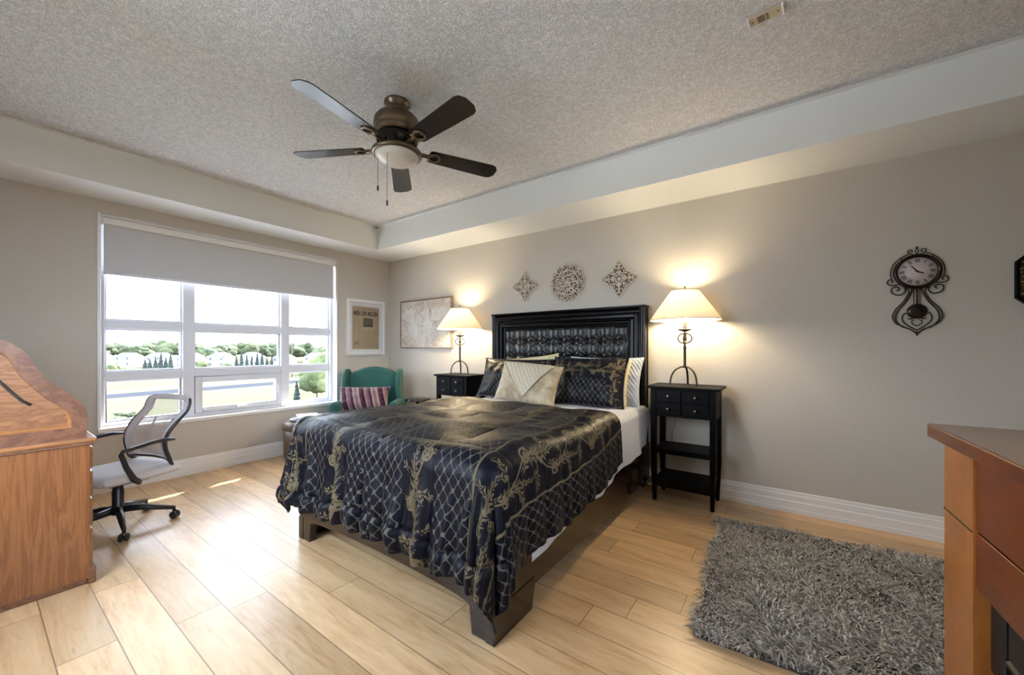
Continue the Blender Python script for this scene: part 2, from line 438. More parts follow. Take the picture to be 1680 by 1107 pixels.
# opening sash in the lower middle
y0, y1, z0, z1 = -2.205, -1.415, .57, .92; e = .055
m = MB(); m.box(XI-.05, XI+.012, y0, y0+e, z0, z1); m.box(XI-.05, XI+.012, y1-e, y1, z0, z1)
m.box(XI-.05, XI+.012, y0+e, y1-e, z0, z0+e*.9); m.box(XI-.05, XI+.012, y0+e, y1-e, z1-e, z1)
sash = wl(m).build('sash', M['vinyl'], win, bevel=.004)
wl(MB().box(-.116, -.110, y0+e, y1-e, z0+e*.9, z1-e)).build('pane', M['glass'], sash)
m = MB(); m.box(XI+.012, XI+.03, -1.86, -1.76, .580, .605); m.tube([(XI+.03,-1.83,.592),(XI+.045,-1.80,.60),(XI+.04,-1.77,.61)], .006, 8)
m.box(XI+.012, XI+.028, -1.455, -1.435, .70, .80)
wl(m).build('handle', M['white'], sash, bevel=.003)
m = MB(); m.box(-.10, .022, WY0-.02, WY1+.02, WZ0-.028, WZ0+.004); wl(m).build('sill', M['white'], win, bevel=.004)
m = MB(); cw = .022
m.box(-.08, .012, WY0-cw, WY0, WZ0, WZ1+cw); m.box(-.08, .012, WY1, WY1+cw*.4, WZ0, WZ1+cw); m.box(-.08, .012, WY0, WY1, WZ1, WZ1+cw)
m.box(-.08, .0, WY1-.006, WY1, WZ0, WZ1)
wl(m).build('casing', M['white'], win, bevel=.003)

bl = thing('roller_blind', 'grey roller blind half lowered in white cassette across the window', 'blind', (0, -1.825, WZ1))
def rl(m): return m.xf(Matrix.Translation((0, 1.825, -WZ1)))
m = MB(); m.prism([(-.06,2.31),(-.005,2.31),(.004,2.30),(.004,2.262),(-.004,2.250),(-.06,2.250)], WY0+.012, WY1-.012, 'y')
rl(m).build('cassette', M['white'], bl, bevel=.004)
rl(MB().box(-.032, -.030, WY0+.022, WY1-.022, 1.845, 2.27)).build('fabric', M['blind'], bl)
rl(MB().tube([(-.031, WY0+.022, 1.842), (-.031, WY1-.022, 1.842)], .013, 10)).build('bottom_rail', M['vinyl'], bl)
for y in (WY0+.008, WY1-.008): rl(MB().box(-.058, .0, y-.006, y+.006, 2.24, 2.309)).build('bracket', M['vinyl'], bl)

# unseen slab added above the window outdoors (keeps high sky and most sun out)
struct(MB().box(-2.06, -.25, -6, 2.5, 2.75, 2.95).build('added_sun_slab', M['soffit']))

# ---------------------------------------------------------------- ceiling fan
fan = thing('ceiling_fan', 'bronze ceiling fan with five black blades and frosted light bowl', 'fan', (2.70, -1.97, CZ))
fb_z = -.285
MB().lathe([(.072,0),(.078,-.006),(.078,-.016),(.066,-.026),(.060,-.045),(.066,-.055),(.066,-.06),(.02,-.065)], 40).build('canopy', M['bronze'], fan)
MB().lathe([(.02,-.05),(.075,-.075),(.118,-.095),(.135,-.118),(.139,-.145),(.139,-.165),(.132,-.172),(.137,-.180),(.137,-.205),(.128,-.215),(.02,-.216)], 48).build('motor_housing', M['bronze'], fan)
m = MB(); m.lathe([(.02,-.214),(.122,-.216),(.128,-.232),(.116,-.262),(.10,-.285),(.085,-.30),(.02,-.30)], 48)
for k in range(18):
    a = 2*PI*k/18; m.tube([(.122*math.cos(a),.122*math.sin(a),-.218),(.112*math.cos(a),.112*math.sin(a),-.275)], .005, 6)
m.build('vented_band', M['dark_bronze'], fan)
MB().lathe([(.06,-.298),(.135,-.302),(.150,-.312),(.150,-.326),(.138,-.332),(.128,-.330),(.06,-.322)], 48).build('light_fitter', M['bronze'], fan)
MB().lathe([(.131,-.326),(.128,-.340),(.112,-.358),(.085,-.372),(.05,-.381),(.0001,-.384)], 40).build('light_bowl', M['frosted'], fan)
def blade_mb():
    pts = []; r0, r1 = .20, .675
    top = [(r0,.050),(r0+.02,.056),(.45,.064),(.63,.069),(.655,.060),(r1,.028)]
    prof = top + [(x, -y) for x, y in reversed(top)]
    return MB().prism(prof, -.003, .003, 'z')
def bracket_mb():
    m = MB(); m.tube([(.09,0,-.01),(.13,0,-.006),(.17,0,-.004),(.20,0,-.004)], [.014,.012,.011,.012], 8, flat=1.3)
    loop = [(.235+.035*math.cos(a), .034*math.sin(a), -.006) for a in np.linspace(0, 2*PI, 24)[:-1]]
    m.tube(loop, .007, 8, closed=True); m.tube([(.20,-.036,-.006),(.20,.036,-.006)], .007, 8)
    for sx, sy in ((.215,.022),(.215,-.022),(.262,0)): m.lathe([(.006,-.012),(.006,0)], 10, (sx, sy, 0))
    return m
bd, bk = blade_mb(), bracket_mb(); proto = None
for k, a in enumerate((-80, -7, 64.5, 138, 208)):
    Mx = Matrix.Translation((0,0,fb_z)) @ Matrix.Rotation(math.radians(a), 4, 'Z') @ Matrix.Rotation(math.radians(-11), 4, 'X')
    if k == 0:
        b0 = bd.build('blade', M['blade'], fan, bevel=.0015); k0 = bk.build('blade_bracket', M['bronze'], b0); b = b0
    else:
        b = link(b0.copy()); b.parent = fan; q = link(k0.copy()); q.parent = b
    b.matrix_local = Mx
for (x, y, zb, r) in ((.035, -.10, -.64, .0055), (-.075, -.085, -.52, .0055)):
    c1 = MB().tube([(x, y, -.325), (x, y, zb)], .0016, 6).build('pull_chain', M['nickel'], fan)
    MB().lathe([(.0015,0),(.005,-.006),(.006,-.028),(.004,-.034),(.0001,-.036)], 10, (x, y, zb)).build('pull_knob', M['black_plastic'], c1)

# small plate on the ceiling
pl = thing('ceiling_bracket', 'small ivory mounting bracket left on the textured ceiling', 'bracket', (4.583, -1.405, CZ), math.radians(-6))
MB().box(-.066,.066,-.028,.028,-.008,0).build('base_plate', M['plate'], pl, bevel=.002)
for x in (-.0655, .0655): MB().box(x-.0035, x+.0035, -.03, .03, -.020, 0).build('end_tab', M['white'], pl)
for a_, b_ in ((-.030,-.004), (.004,.012)): MB().box(a_, b_, -.018, .018, -.012, -.008).build('slot', M['plate_dark'], pl)
for x in (-.05, .048): MB().lathe([(.004,-.010),(.004,-.008)], 10, (x,0,0)).build('screw', M['plate_dark'], pl)

# ---------------------------------------------------------------- bed
BX0, BX1, BY = 2.13, 3.70, -2.28
bed = thing('bed', 'black panel bed with button tufted leather headboard under the wall carvings', 'bed', (2.92, -1.15, 0))
def bL(m): return m.xf(Matrix.Translation((-2.92, 1.15, 0)))
HX0, HX1, HZ = 1.985, 3.665, 1.565
m = MB()
# stepped frame: outer posts and rail, then three inner steps
m.box(HX0, HX1, -.045, -.015, .12, HZ)
def ring(d0, d1, yf, yb=-.045):
    a, b, c = HX0+d0, HX1-d0, HZ-d0
    a2, b2, c2 = HX0+d1, HX1-d1, HZ-d1
    m.box(a, a2, yf, yb, .12, c); m.box(b2, b, yf, yb, .12, c); m.box(a2, b2, yf, yb, c2, c)
ring(0, .045, -.120); ring(.045, .062, -.108); ring(.062, .088, -.122); ring(.088, .104, -.100); ring(.104, .132, -.112); ring(.132, .150, -.085)
m.box(HX0-.008, HX1+.008, -.132, -.012, HZ, HZ+.016)
for x in (HX0+.01, HX1-.10): m.box(x, x+.09, -.115, -.02, 0, .14)
bL(m).build('headboard', M['lacquer'], bed, bevel=.005)
# tufted panel
px0, px1, pz0, pz1 = HX0+.150, HX1-.150, .62, HZ-.150
nx, nz = 260, 170
X = np.linspace(px0, px1, nx)[:, None] + np.zeros((1, nz)); Z = np.linspace(pz0, pz1, nz)[None, :] + np.zeros((nx, 1))
cu, cv = (px1-px0)/10.0, .150
U = (X-px0)/cu; Vv = (pz1-.145-Z)/cv
ku, kv = np.round(U), np.round(Vv)
inb = (ku >= 1) & (ku <= 9)
du = (U-ku); dv = (Vv-kv)
def soft(a): return np.sqrt(a*a+.0012)
valley_u = soft(np.sin(PI*U)); valley_v = np.where(Vv < -.02, 1.0, soft(np.sin(PI*Vv)))
valley_v = np.where(Vv < 0, np.minimum(1, soft(Vv*2.4)+.0), valley_v)
H = .032*np.minimum(valley_u, 1)**.55 * (.35+.65*np.minimum(valley_v,1)**.55)
dist = np.sqrt((du*cu)**2+(dv*cv)**2)
btn = (kv >= 0) & inb
H -= np.where(btn, .020*np.exp(-(dist/.020)**2), 0)
ang = np.arctan2(dv*cv, du*cu)
H += np.where(btn, .0030*np.sin(9*ang+ku*2.1)*np.exp(-((dist-.045)/.028)**2), 0)
edge = np.minimum(np.minimum(X-px0, px1-X), np.minimum(pz1-Z, Z-pz0+.3))
H *= np.clip(edge/.03, 0, 1)**.5
Pg = np.stack([X-2.92, -.062-H-.012+1.15, Z], -1)
tp = grid_obj('tufted_panel', Pg, M['black_leather'], bed)
for j in range(4):
    for i in range(1, 10): bL(MB().sphere((px0+i*cu, -.076, pz1-.145-j*cv), .011, 12, 6, sy=.5)).build('tuft_button', M['black_leather'], tp)
# side rails
for x0, x1 in ((BX1-.03, BX1), (BX0, BX0+.03)):
    m = MB(); m.prism([(-2.25,.10),(-.10,.085),(-.10,.40),(-2.25,.40)], x0, x1, 'x'); bL(m).build('side_rail', M['bed_wood'], bed, bevel=.004)
    
# footboard with arched lower edge and bracket feet
def footboard():
    ob = []; xs = np.linspace(BX0+.145, BX1-.145, 24)
    arch = [(x, .122+.030*math.sin(PI*(x-xs[0])/(xs[-1]-xs[0]))**.5) for x in xs]
    poly = [(BX0,0),(BX0+.12,0),(BX0+.135,.115)] + arch + [(BX1-.135,.115),(BX1-.12,0),(BX1,0),(BX1,.44),(BX0,.44)]
    return MB().prism(poly, BY, BY+.045, 'y')
bL(footboard()).build('footboard', M['bed_wood'], bed, bevel=.004)
for x0, x1 in ((BX1-.045, BX1+.004), (BX0-.004, BX0+.045)):
    m = MB(); m.prism([(BY-.004,0),(BY+.28,0),(BY+.31,.115),(BY+.31,.14),(BY-.004,.14)], x0, x1, 'x'); bL(m).build('foot', M['bed_wood'], bed, bevel=.003)
m = MB(); m.box(BX0+.04, BX1-.04, -2.22, -.13, .28, .32); bL(m).build('slat_base', M['black_wood'], bed)
m = MB(); m.box(BX0+.05, BX1-.04, -2.20, -.125, .32, .69); bL(m).build('mattress', M['mattress'], bed, bevel=.05, seg=4)
# small caster bracket at headboard side, seen low beside the nightstand
m = MB(); m.lathe([(.0001,-.012),(.024,-.012),(.028,0),(.024,.012),(.0001,.012)], 18, (BX1+.02, -.16, .095), 'x'); bL(m).build('rail_bolt', M['nickel'], bed)

# ---- white sheet with a draped right edge
def smooth_noise(x, y, seed, n=6, f=1.0):
    r = np.random.RandomState(seed); o = np.zeros(np.broadcast(x, y).shape)
    for i in range(n):
        a = r.uniform(0, 2*PI); k = f*r.uniform(.6, 2.2); o = o + np.sin(k*(np.cos(a)*x+np.sin(a)*y)*2*PI + r.uniform(0, 2*PI))/n**.5
    return o
ns, nt_ = 220, 160
yy = np.linspace(-.15, -2.05, nt_)[None, :] + np.zeros((ns, 1))
hem = np.interp(yy, [-2.05, -1.85, -1.2, -.7, -.4, -.27, -.15], [.25, .275, .325, .37, .405, .42, .60])
topz = .712; xe = 3.655; rho = .055
total = (xe-2.2) + rho*PI/2 + (topz-rho-hem)
ss = np.linspace(0, 1, ns)[:, None]*total
r = np.maximum(0, ss-(xe-2.2)); a = np.minimum(r/rho, PI/2); ex_ = np.maximum(0, r-rho*PI/2)
xs_ = np.minimum(ss, xe-2.2)+2.2 + rho*np.sin(a) + .03*ex_
zs_ = topz - rho*(1-np.cos(a)) - ex_
xs_ = xs_ + .020*np.clip(ex_/.3, 0, 1)*(smooth_noise(yy, zs_*.3, 3, 6, 2.4)*.6+.5)
zs_ = zs_ + .006*smooth_noise(xs_, yy, 5, 7, 1.6)*(1-np.sin(a))
sh = grid_obj('bed_sheet', np.stack([xs_, yy, zs_], -1), M['sheet'], None, loc=(2.92, -1.1, .70), solid=.003)
tag(sh, 'white sheet showing between pillows and dark comforter, hanging at right side', 'sheet')

# ---- comforter pattern: ogee lattice in nodes, leaf scroll as a mesh attribute
def comforter_material(name, lat=0.052, uvname='UVMap', wr=0.35):
    t = NT(name)
    uv = t.n('ShaderNodeUVMap'); uv.uv_map = uvname; sp = t.n('ShaderNodeSeparateXYZ'); t.l(uv.outputs[0], sp.inputs[0])
    kx, ky = 2*PI/lat, 2*PI/(lat*1.25)
    y = t.math('MULTIPLY', sp.outputs[1], ky)
    x = t.math('ADD', t.math('MULTIPLY', sp.outputs[0], kx), t.math('MULTIPLY', t.math('SINE', t.math('MULTIPLY', y, 2.0)), .18))
    d = t.math('ABSOLUTE', t.math('ADD', t.math('COSINE', x), t.math('COSINE', y)))
    line = t.ramp(d, [(0.13, (1,1,1)), (0.30, (0,0,0))])
    la = t.n('ShaderNodeAttribute'); la.attribute_name = 'lattice'
    le = t.n('ShaderNodeAttribute'); le.attribute_name = 'leaf'
    lf = t.ramp(le.outputs['Fac'], [(0.40, (0,0,0)), (0.62, (1,1,1))])
    latf = t.math('MULTIPLY', line, la.outputs['Fac'])
    n = t.noise(t.coord(), 25, 3)
    base = t.mix(n, (0.0025,0.0028,0.006), (0.005,0.0055,0.011))
    gold = t.mix(n, (0.085,0.066,0.038), (0.16,0.125,0.07))
    latc = t.mix(n, (0.058,0.054,0.048), (0.112,0.104,0.09))
    col = t.mix(latf, base, latc); col = t.mix(lf, col, gold)
    rough = t.math('ADD', t.math('MULTIPLY', t.math('MAXIMUM', latf, lf), .12), .43)
    t.set(col, rough, 0, .15, 0, 0)
    t.b.inputs['Sheen Roughness'].default_value = .4; t.b.inputs['Sheen Tint'].default_value = (.75,.82,1,1)
    w = t.noise(t.coord((1,1,1)), 16, 4, .6, .6); bmp = t.math('ADD', w, t.math('MULTIPLY', t.math('MAXIMUM', latf, lf), .12))
    t.bump(bmp, wr, .010)
    return t.m
M['comforter'] = comforter_material('black and gold damask', .054)
M['sham'] = comforter_material('black and gold damask sham', .045, wr=.25)

def leaf_mask(u, v, width):
    """u in [-.5,.5] across the band, v along the band in metres; acanthus scroll with serrated leaves"""
    per = .44; best = np.zeros_like(u+v); x = u*width + 0*v
    stem = .20*width*np.sin(2*PI*v/per)
    best = np.maximum(best, 1.0-np.abs(x-stem)/.009)
    for shift in (0.0, .5):
        vk = np.round(v/per - shift); vl = v - (vk+shift)*per; sg = 1.0 if shift == 0 else -1.0
        xx = x*sg
        for (cx, cy, a, L, W, kap) in ((-.055*width/.26,-.13,1.02,.235,.046,3.2),(.02,-.06,.35,.105,.028,-6.0),(-.05,.01,2.35,.11,.028,5.0),(.01,.045,1.25,.12,.030,-5.0),(.045,-.11,1.7,.085,.022,7.0)):
            dx, dy = xx-cx, vl-cy
            p = dx*np.cos(a)+dy*np.sin(a); q = -dx*np.sin(a)+dy*np.cos(a)
            q = q-kap*p*p*(1-.25*p/L)
            aq = np.abs(q); s_ = np.clip(p/L, 0, 1); sl = s_-.55*aq/W*.30
            nl = max(3, round(L/.036))
            ser = .5+.5*np.cos(2*PI*nl*sl)
            env = W*np.clip(np.sin(PI*np.clip(.06+.94*s_, 0, 1)), 0, 1)**.75
            hw = env*(.26+.74*ser)
            m_ = np.where((p > 0) & (p < L), np.clip((hw-aq)/.004+.5, 0, 1), 0)
            vein = np.clip(np.abs(aq)/.0022-.2, 0, 1)*np.clip(1.35-1.5*(.5-.5*np.cos(2*PI*nl*sl+2.6))**6, 0, 1)
            best = np.maximum(best, m_*np.where(aq < .003, .15, vein))
        r1 = np.hypot(xx-.055*width/.26, vl-.10)
        best = np.maximum(best, np.clip(1.3-np.abs(r1-.026)/.006, 0, 1)); best = np.maximum(best, np.clip(1.5-r1/.010, 0, 1))
    return np.clip(best, 0, 1)*(np.abs(u) < .49)

def damask(d, v):
    """d: distance from the side hem inward, v: along; returns lattice, leaf"""
    lat = np.zeros_like(d); leaf = np.zeros_like(d)
    def band(a, b): return (d >= a) & (d < b)
    for a, b in ((.012,.215),(.515,.735),(.945,1.6)): lat = np.where(band(a, b), 1.0, lat)
    for a, b in ((.225,.505),(.745,.935)):
        lm = leaf_mask((d-(a+b)/2)/(b-a), v, b-a); leaf = np.where(band(a, b), lm, leaf)
    for c_ in (.219,.225,.507,.513):
        leaf = np.maximum(leaf, np.where(np.abs(d-c_) < .0035, .75, 0))
    return lat, leaf

XL, XR, YF, YH = 2.185, 3.655, -2.245, -.90
ns, nt_ = 560, 470
A = np.linspace(0, 1, ns)[:, None]; Bq = np.linspace(0, 1, nt_)[None, :]
DF = .525
t0 = Bq*(YH-YF+DF)                                 # distance from the head fold toward the foot
y_flat = YH + .10*(A-.35) *-1.0*(1-Bq) - t0
dR = np.interp(t0, [0, .25, .7, 1.0, 1.35, 2.0], [.36, .415, .475, .49, .50, .50])
dL = np.interp(t0, [0, 1.35, 2.0], [.40, .37, .34])
S = -dL + A*(XR-XL+dR+dL)
x_flat = XL + S
ox = np.where(x_flat > XR, x_flat-XR, np.where(x_flat < XL, x_flat-XL, 0.0)); oy = np.minimum(0, y_flat-YF)
R_ = np.hypot(ox, oy); R_ = R_*(1-.03*np.clip(4*ox**2*oy**2/np.maximum(R_,1e-6)**4,0,1)); phi = np.arctan2(-oy, ox)
Rq = np.hypot(ox, oy); dxn = np.where(Rq > 1e-6, ox/np.maximum(Rq, 1e-6), 0); dyn = np.where(Rq > 1e-6, oy/np.maximum(Rq, 1e-6), 0)
rho = .085; aa = np.minimum(R_/rho, PI/2); ext = np.maximum(0, R_-rho*PI/2)
flare = .05 + .10*np.abs(dxn*dyn)*2
hor = rho*np.sin(aa) + ext*flare; drop = rho*(1-np.cos(aa)) + ext*np.sqrt(1-flare**2)
cxp = np.clip(x_flat, XL, XR); cyp = np.maximum(y_flat, YF)
arc = cxp - cyp*1.0 + phi*.30
foldamp = np.clip(ext/.30, 0, 1); corner = 2*np.abs(dxn*dyn)
front = np.clip(-dyn, 0, 1)
f1 = np.sin(2*PI*arc/.155+1.3*np.sin(arc*7)+2.0) ; f2 = np.sin(2*PI*arc/.088+1.7*np.sin(arc*5.3+1)); f3 = smooth_noise(arc*1.0, drop*1.2, 11, 7, 2.0)
fold = (.020*f1 + .011*f2 + .012*f3)*foldamp*(.30+.70*front)
fold = fold + .035*corner*foldamp*np.sin(5.0*phi+.8)
rdg = np.abs(np.sin(PI*arc/.105+1.1*np.sin(arc*6.3)+1.4*drop+.9*np.sin(4*drop+arc*3)))
rdg2 = np.abs(np.sin(PI*arc/.064+1.6*np.sin(arc*4.1+2)-1.2*drop+np.sin(6*drop+arc*5)))
fold = fold + (.013*(1-rdg)**3*(.5+.5*np.sin(arc*9+drop*5)) + .008*(1-rdg2)**3*(.5+.5*np.sin(arc*13-drop*7)))*np.clip(ext/.10, 0, 1)*(.25+.75*front)*(1-.85*corner)
hor = np.maximum(hor + fold + .006*foldamp, np.where(ext > 0, rho*.6, -1))
# quilting and creases on top
wt = 1-np.sin(aa)
puff = .013*np.abs(np.sin(PI*(x_flat+.2)/.40))**.5*np.abs(np.sin(PI*(y_flat+.1)/.42))**.5
wr1 = smooth_noise(x_flat, y_flat, 21, 9, 1.3); wr2 = smooth_noise(x_flat, y_flat, 31, 9, 3.4)
Ztop = .738 + puff + .008*wr1 + .0035*wr2
Ztop = Ztop + .022*np.exp(-((y_flat-(YF+.32))/.28)**2) + .010*np.exp(-((t0-.03)/.05)**2)
lx, ly = x_flat-2.27, y_flat+1.64
lp = lx*.838-ly*.544; lq = lx*.544+ly*.838
Ztop = Ztop + .0028*np.exp(-(lq/.010)**2)*((lp > 0) & (lp < .85))
Zc = Ztop - drop
# seams across the foot drop
for d_ in (.30,):
    seam = np.exp(-((ext-d_-.03*np.sin(arc*3))/.012)**2); hor = hor - .016*seam*np.clip(front, 0, 1)
    hor = hor + .018*np.exp(-((ext-d_-.05-.03*np.sin(arc*3))/.06)**2)*front
Pc = np.stack([cxp + dxn*hor, cyp + dyn*hor, np.maximum(Zc, .02)], -1)
dside = np.minimum(A*(XR-XL+dR+dL), (1-A)*(XR-XL+dR+dL))
lat, leaf = damask(dside + np.zeros_like(x_flat), y_flat + np.where(A > .5, 0, .13))
hemd = (1-Bq)*(YH-YF+DF)
lat = np.where(hemd < .012, 0, lat)
uvc = np.stack([dside+np.zeros_like(x_flat), y_flat+np.zeros_like(x_flat)], -1)
cf = grid_obj('comforter', Pc, M['comforter'], None, dict(lattice=lat, leaf=leaf), uvc, loc=(2.92, -1.6, .72), solid=.012)
tag(cf, 'black and gold damask comforter spread over the bed and hanging to the foot', 'comforter')

# ---------------------------------------------------------------- pillows
def pillow(name, w, h, th, mat, label, cat='pillow', flange=0.0, n=70, puck=.006, seed=1, group=None, kind=None, notch=0):
    """local frame: x across, z up, y = facing direction (front is -y), origin at bottom centre"""
    u = np.linspace(-1, 1, n)[:, None]; v = np.linspace(-1, 1, n)[None, :]
    f = 1.0 - flange
    uu = np.clip(u/f, -1, 1)+0*v; vv = np.clip(v/f, -1, 1)+0*u
    prof = ((1-np.abs(uu)**2.6)*(1-np.abs(vv)**2.6))
    prof = np.clip(prof, 0, 1)**.5
    bow_x = 1-.07*(1-v**2); bow_z = 1-.07*(1-u**2)
    x = w/2*u*bow_x; z = h/2*v*bow_z + h/2
    wr = smooth_noise(x*2, z*2, seed, 8, 2.6)*puck
    cr = puck*1.2*np.sin(14*np.arctan2(v+0*u, u+0*v)+seed)*np.clip(np.hypot(u, v)-.6, 0, .5)*2*prof
    front = -(th/2)*prof - wr*prof - cr
    back = (th/2)*prof
    fl = .004
    P1 = np.stack([x, front-fl, z], -1); P2 = np.stack([x, back+fl, z], -1)[::-1]
    P = np.concatenate([P1, P2], 0)
    UV = np.stack([np.concatenate([x, x[::-1]]), np.concatenate([z, z[::-1]])], -1)
    d = np.minimum(w/2-np.abs(w/2*u)+0*v, h/2-np.abs(h/2*v)+0*u)
    attrs = None
    if kind == 'sham':
        vv_ = z/h
        leaf = np.where((vv_ > .52) & (vv_ < .92), leaf_mask(np.clip((vv_-.72)/.40, -.5, .5), (x+.4)/.62, .40*h/.62), 0)
        lf2 = np.where((u > .62) & (u < .93), leaf_mask(np.clip((u-.775)/.31, -.5, .5)+0*v, (z+.1)/.45, .31*w/2/.45), 0)
        leaf = np.maximum(leaf, lf2); lat = np.where((vv_ <= .52) | (vv_ > .93), 1.0, 0)*np.where(u < .62, 1, 0)
        attrs = dict(lattice=np.concatenate([lat, lat[::-1]]), leaf=np.concatenate([leaf, leaf[::-1]]))
    o = grid_obj(name, P, mat, None, attrs, UV)
    bm = bmesh.new(); bm.from_mesh(o.data)
    # stitch the open rim
    bmesh.ops.remove_doubles(bm, verts=bm.verts, dist=1e-5)
    be = [e for e in bm.edges if e.is_boundary]
    try: bmesh.ops.bridge_loops(bm, edges=be)
    except Exception: pass
    bmesh.ops.recalc_face_normals(bm, faces=bm.faces)
    for f_ in bm.faces: f_.smooth = True
    bm.to_mesh(o.data); bm.free()
    tag(o, label, cat, group); return o
def place(o, x, y, z, lean, yaw=0, roll=0):
    o.matrix_world = Matrix.Translation((x, y, z)) @ Matrix.Rotation(yaw, 4, 'Z') @ Matrix.Rotation(-lean, 4, 'X') @ Matrix.Rotation(roll, 4, 'Y')
    return o
R = math.radians
# pleated white and patterned cream cases
t = NT('pleated white pillowcase'); v = t.coord((1,1,1)); wv = t.n('ShaderNodeTexWave'); t.l(v, wv.inputs[0])
wv.bands_direction = 'DIAGONAL'; wv.inputs['Scale'].default_value = 14; wv.inputs['Distortion'].default_value = 2.0; wv.inputs['Detail'].default_value = 2
t.set((0.42,0.45,0.50), .85, 0, .3); t.bump(wv.outputs['Fac'], .35, .02); M['pleat'] = t.m
t = NT('cream print pillowcase'); vo = t.n('ShaderNodeTexVoronoi'); t.l(t.coord(), vo.inputs['Vector']); vo.inputs['Scale'].default_value = 26
f = t.ramp(vo.outputs['Distance'], [(.22, (1,1,1)), (.32, (0,0,0))]); t.set(t.mix(t.math('MULTIPLY', f, .5), (0.60,0.53,0.33), (0.38,0.31,0.15)), .85, 0, .3); M['cream_case'] = t.m
t = NT('crushed champagne velvet'); n1 = t.noise(t.coord(), 9, 5, .65, .8); f = t.ramp(n1, [(.35, (0,0,0)), (.65, (1,1,1))])
t.set(t.mix(f, (0.27,0.19,0.10), (0.52,0.43,0.28)), .55, 0, .4, 0, .5); t.bump(n1, .35, .01); M['champagne'] = t.m
t = NT('pleated champagne satin'); v = t.coord((1,1,1), rot=(0, R(38), 0)); wv = t.n('ShaderNodeTexWave'); t.l(v, wv.inputs[0]); wv.bands_direction = 'X'
wv.inputs['Scale'].default_value = 10; wv.inputs['Distortion'].default_value = 3.5; wv.inputs['Detail'].default_value = 2; wv.inputs['Detail Scale'].default_value = 1.5
t.set((0.48,0.41,0.29), .45, 0, .5, 0, .2); t.bump(wv.outputs['Fac'], .30, .012); M['champagne_satin'] = t.m

place(pillow('bed_pillow', .70, .44, .15, M['pleat'], 'white pleated pillow against headboard, rightmost on the bed', seed=4), 3.325, -.275, .70, R(14), R(-2))
place(pillow('bed_pillow', .64, .41, .13, M['cream_case'], 'cream printed pillow peeking out right, in front of white pleated pillow', seed=5), 3.275, -.37, .70, R(16), R(-2))
place(pillow('bed_pillow', .66, .42, .14, M['cream_case'], 'cream pillow with its corner showing above the left dark sham', seed=6), 2.585, -.29, .715, R(12), 0, R(-6))
place(pillow('pillow_sham', .90, .42, .18, M['sham'], 'black and gold damask pillow sham leaning at left side of bed', 'pillow', .06, 110, .007, 8, None, 'sham'), 2.49, -.48, .715, R(22), R(-3))
place(pillow('pillow_sham', .68, .44, .17, M['sham'], 'black and gold damask pillow sham leaning at right behind the champagne cushion', 'pillow', .06, 110, .007, 9, None, 'sham'), 3.275, -.515, .715, R(20), R(3))
cu_ = place(pillow('throw_pillow', .60, .36, .15, M['champagne'], 'champagne crushed velvet throw pillow with triangular satin flap, front of bed', 'pillow', 0, 90, .006, 12), 2.845, -.80, .735, R(22), R(2), R(4))
# triangular envelope flap following the pillow's front
n = 40; a_ = np.linspace(0, 1, n)[:, None]; b_ = np.linspace(-1, 1, n)[None, :]
zz = .352 - a_*.30 + 0*b_; half = .265*(1-a_*.97); xx = -.02 + b_*half + .05*a_
uu = np.clip(xx/.30, -1, 1); vv = np.clip((zz-.18)/.18, -1, 1)
pr = np.clip((1-np.abs(uu)**2.6)*(1-np.abs(vv)**2.6), 0, 1)**.5
fl = grid_obj('flap', np.stack([xx, -.075*pr-.016, zz], -1), M['champagne_satin'], cu_, solid=.004)
edge_pts = [(-.285, -.02, .352)] + [(float(xx[i, 0]), float(-.075*pr[i, 0]-.02), float(zz[i, 0])) for i in range(2, n, 3)] + [(float(xx[i, -1]), float(-.075*pr[i, -1]-.02), float(zz[i, -1])) for i in range(n-1, 1, -3)]
MB().tube(edge_pts, .0045, 6).build('piping', M['champagne_satin'], cu_)

# ---------------------------------------------------------------- nightstands
def nightstand(label, loc):
    r_ = thing('nightstand', label, 'nightstand', loc)
    MB().box(-.262,.262,-.175,.175,.888,.908).build('table_top', M['black_wood'], r_, bevel=.004)
    m = MB(); m.box(-.232,.232,-.152,.155,.672,.888); m.build('case', M['black_wood'], r_, bevel=.003)
    for sx in (-1, 1):
        for sy in (-1, 1):
            x, y = sx*.212, sy*.137; m = MB()
            m.frustum((x-.013-(.006*sx), x+.013-(.006*sx), y-.013-.006*sy, y+.013-.006*sy, 0), (x-.021, x+.021, y-.021, y+.021, .30))
            m.box(x-.021, x+.021, y-.021, y+.021, .30, .888); m.build('leg', M['black_wood'], r_, bevel=.003)
    for i, x in enumerate((-.097, .097)):
        for z in (.735, .832):
            d = MB().box(x-.092, x+.092, -.163, -.15, z-.044, z+.044).build('drawer', M['black_wood'], r_, bevel=.004)
            MB().lathe([(.004,0),(.004,-.010),(.011,-.016),(.012,-.022),(.007,-.028),(.0001,-.029)], 16, (x, -.163, z), 'y').build('knob', M['nickel'], d)
    for z in (.40, .165):
        m = MB(); m.box(-.205,.205,-.145,.145,z,z+.018); m.box(-.195,.195,-.150,-.135,z-.022 if z > .3 else z-.05,z+.018); m.build('shelf', M['black_wood'], r_, bevel=.003)
    return r_
ns_r = nightstand('tall black nightstand with four drawers right of the bed, nearest the rug', (4.010, -.200, 0))
ns_l = dup(ns_r, (1.600, -.215, 0), 0, 'black nightstand with four drawers left of the bed, behind the comforter')

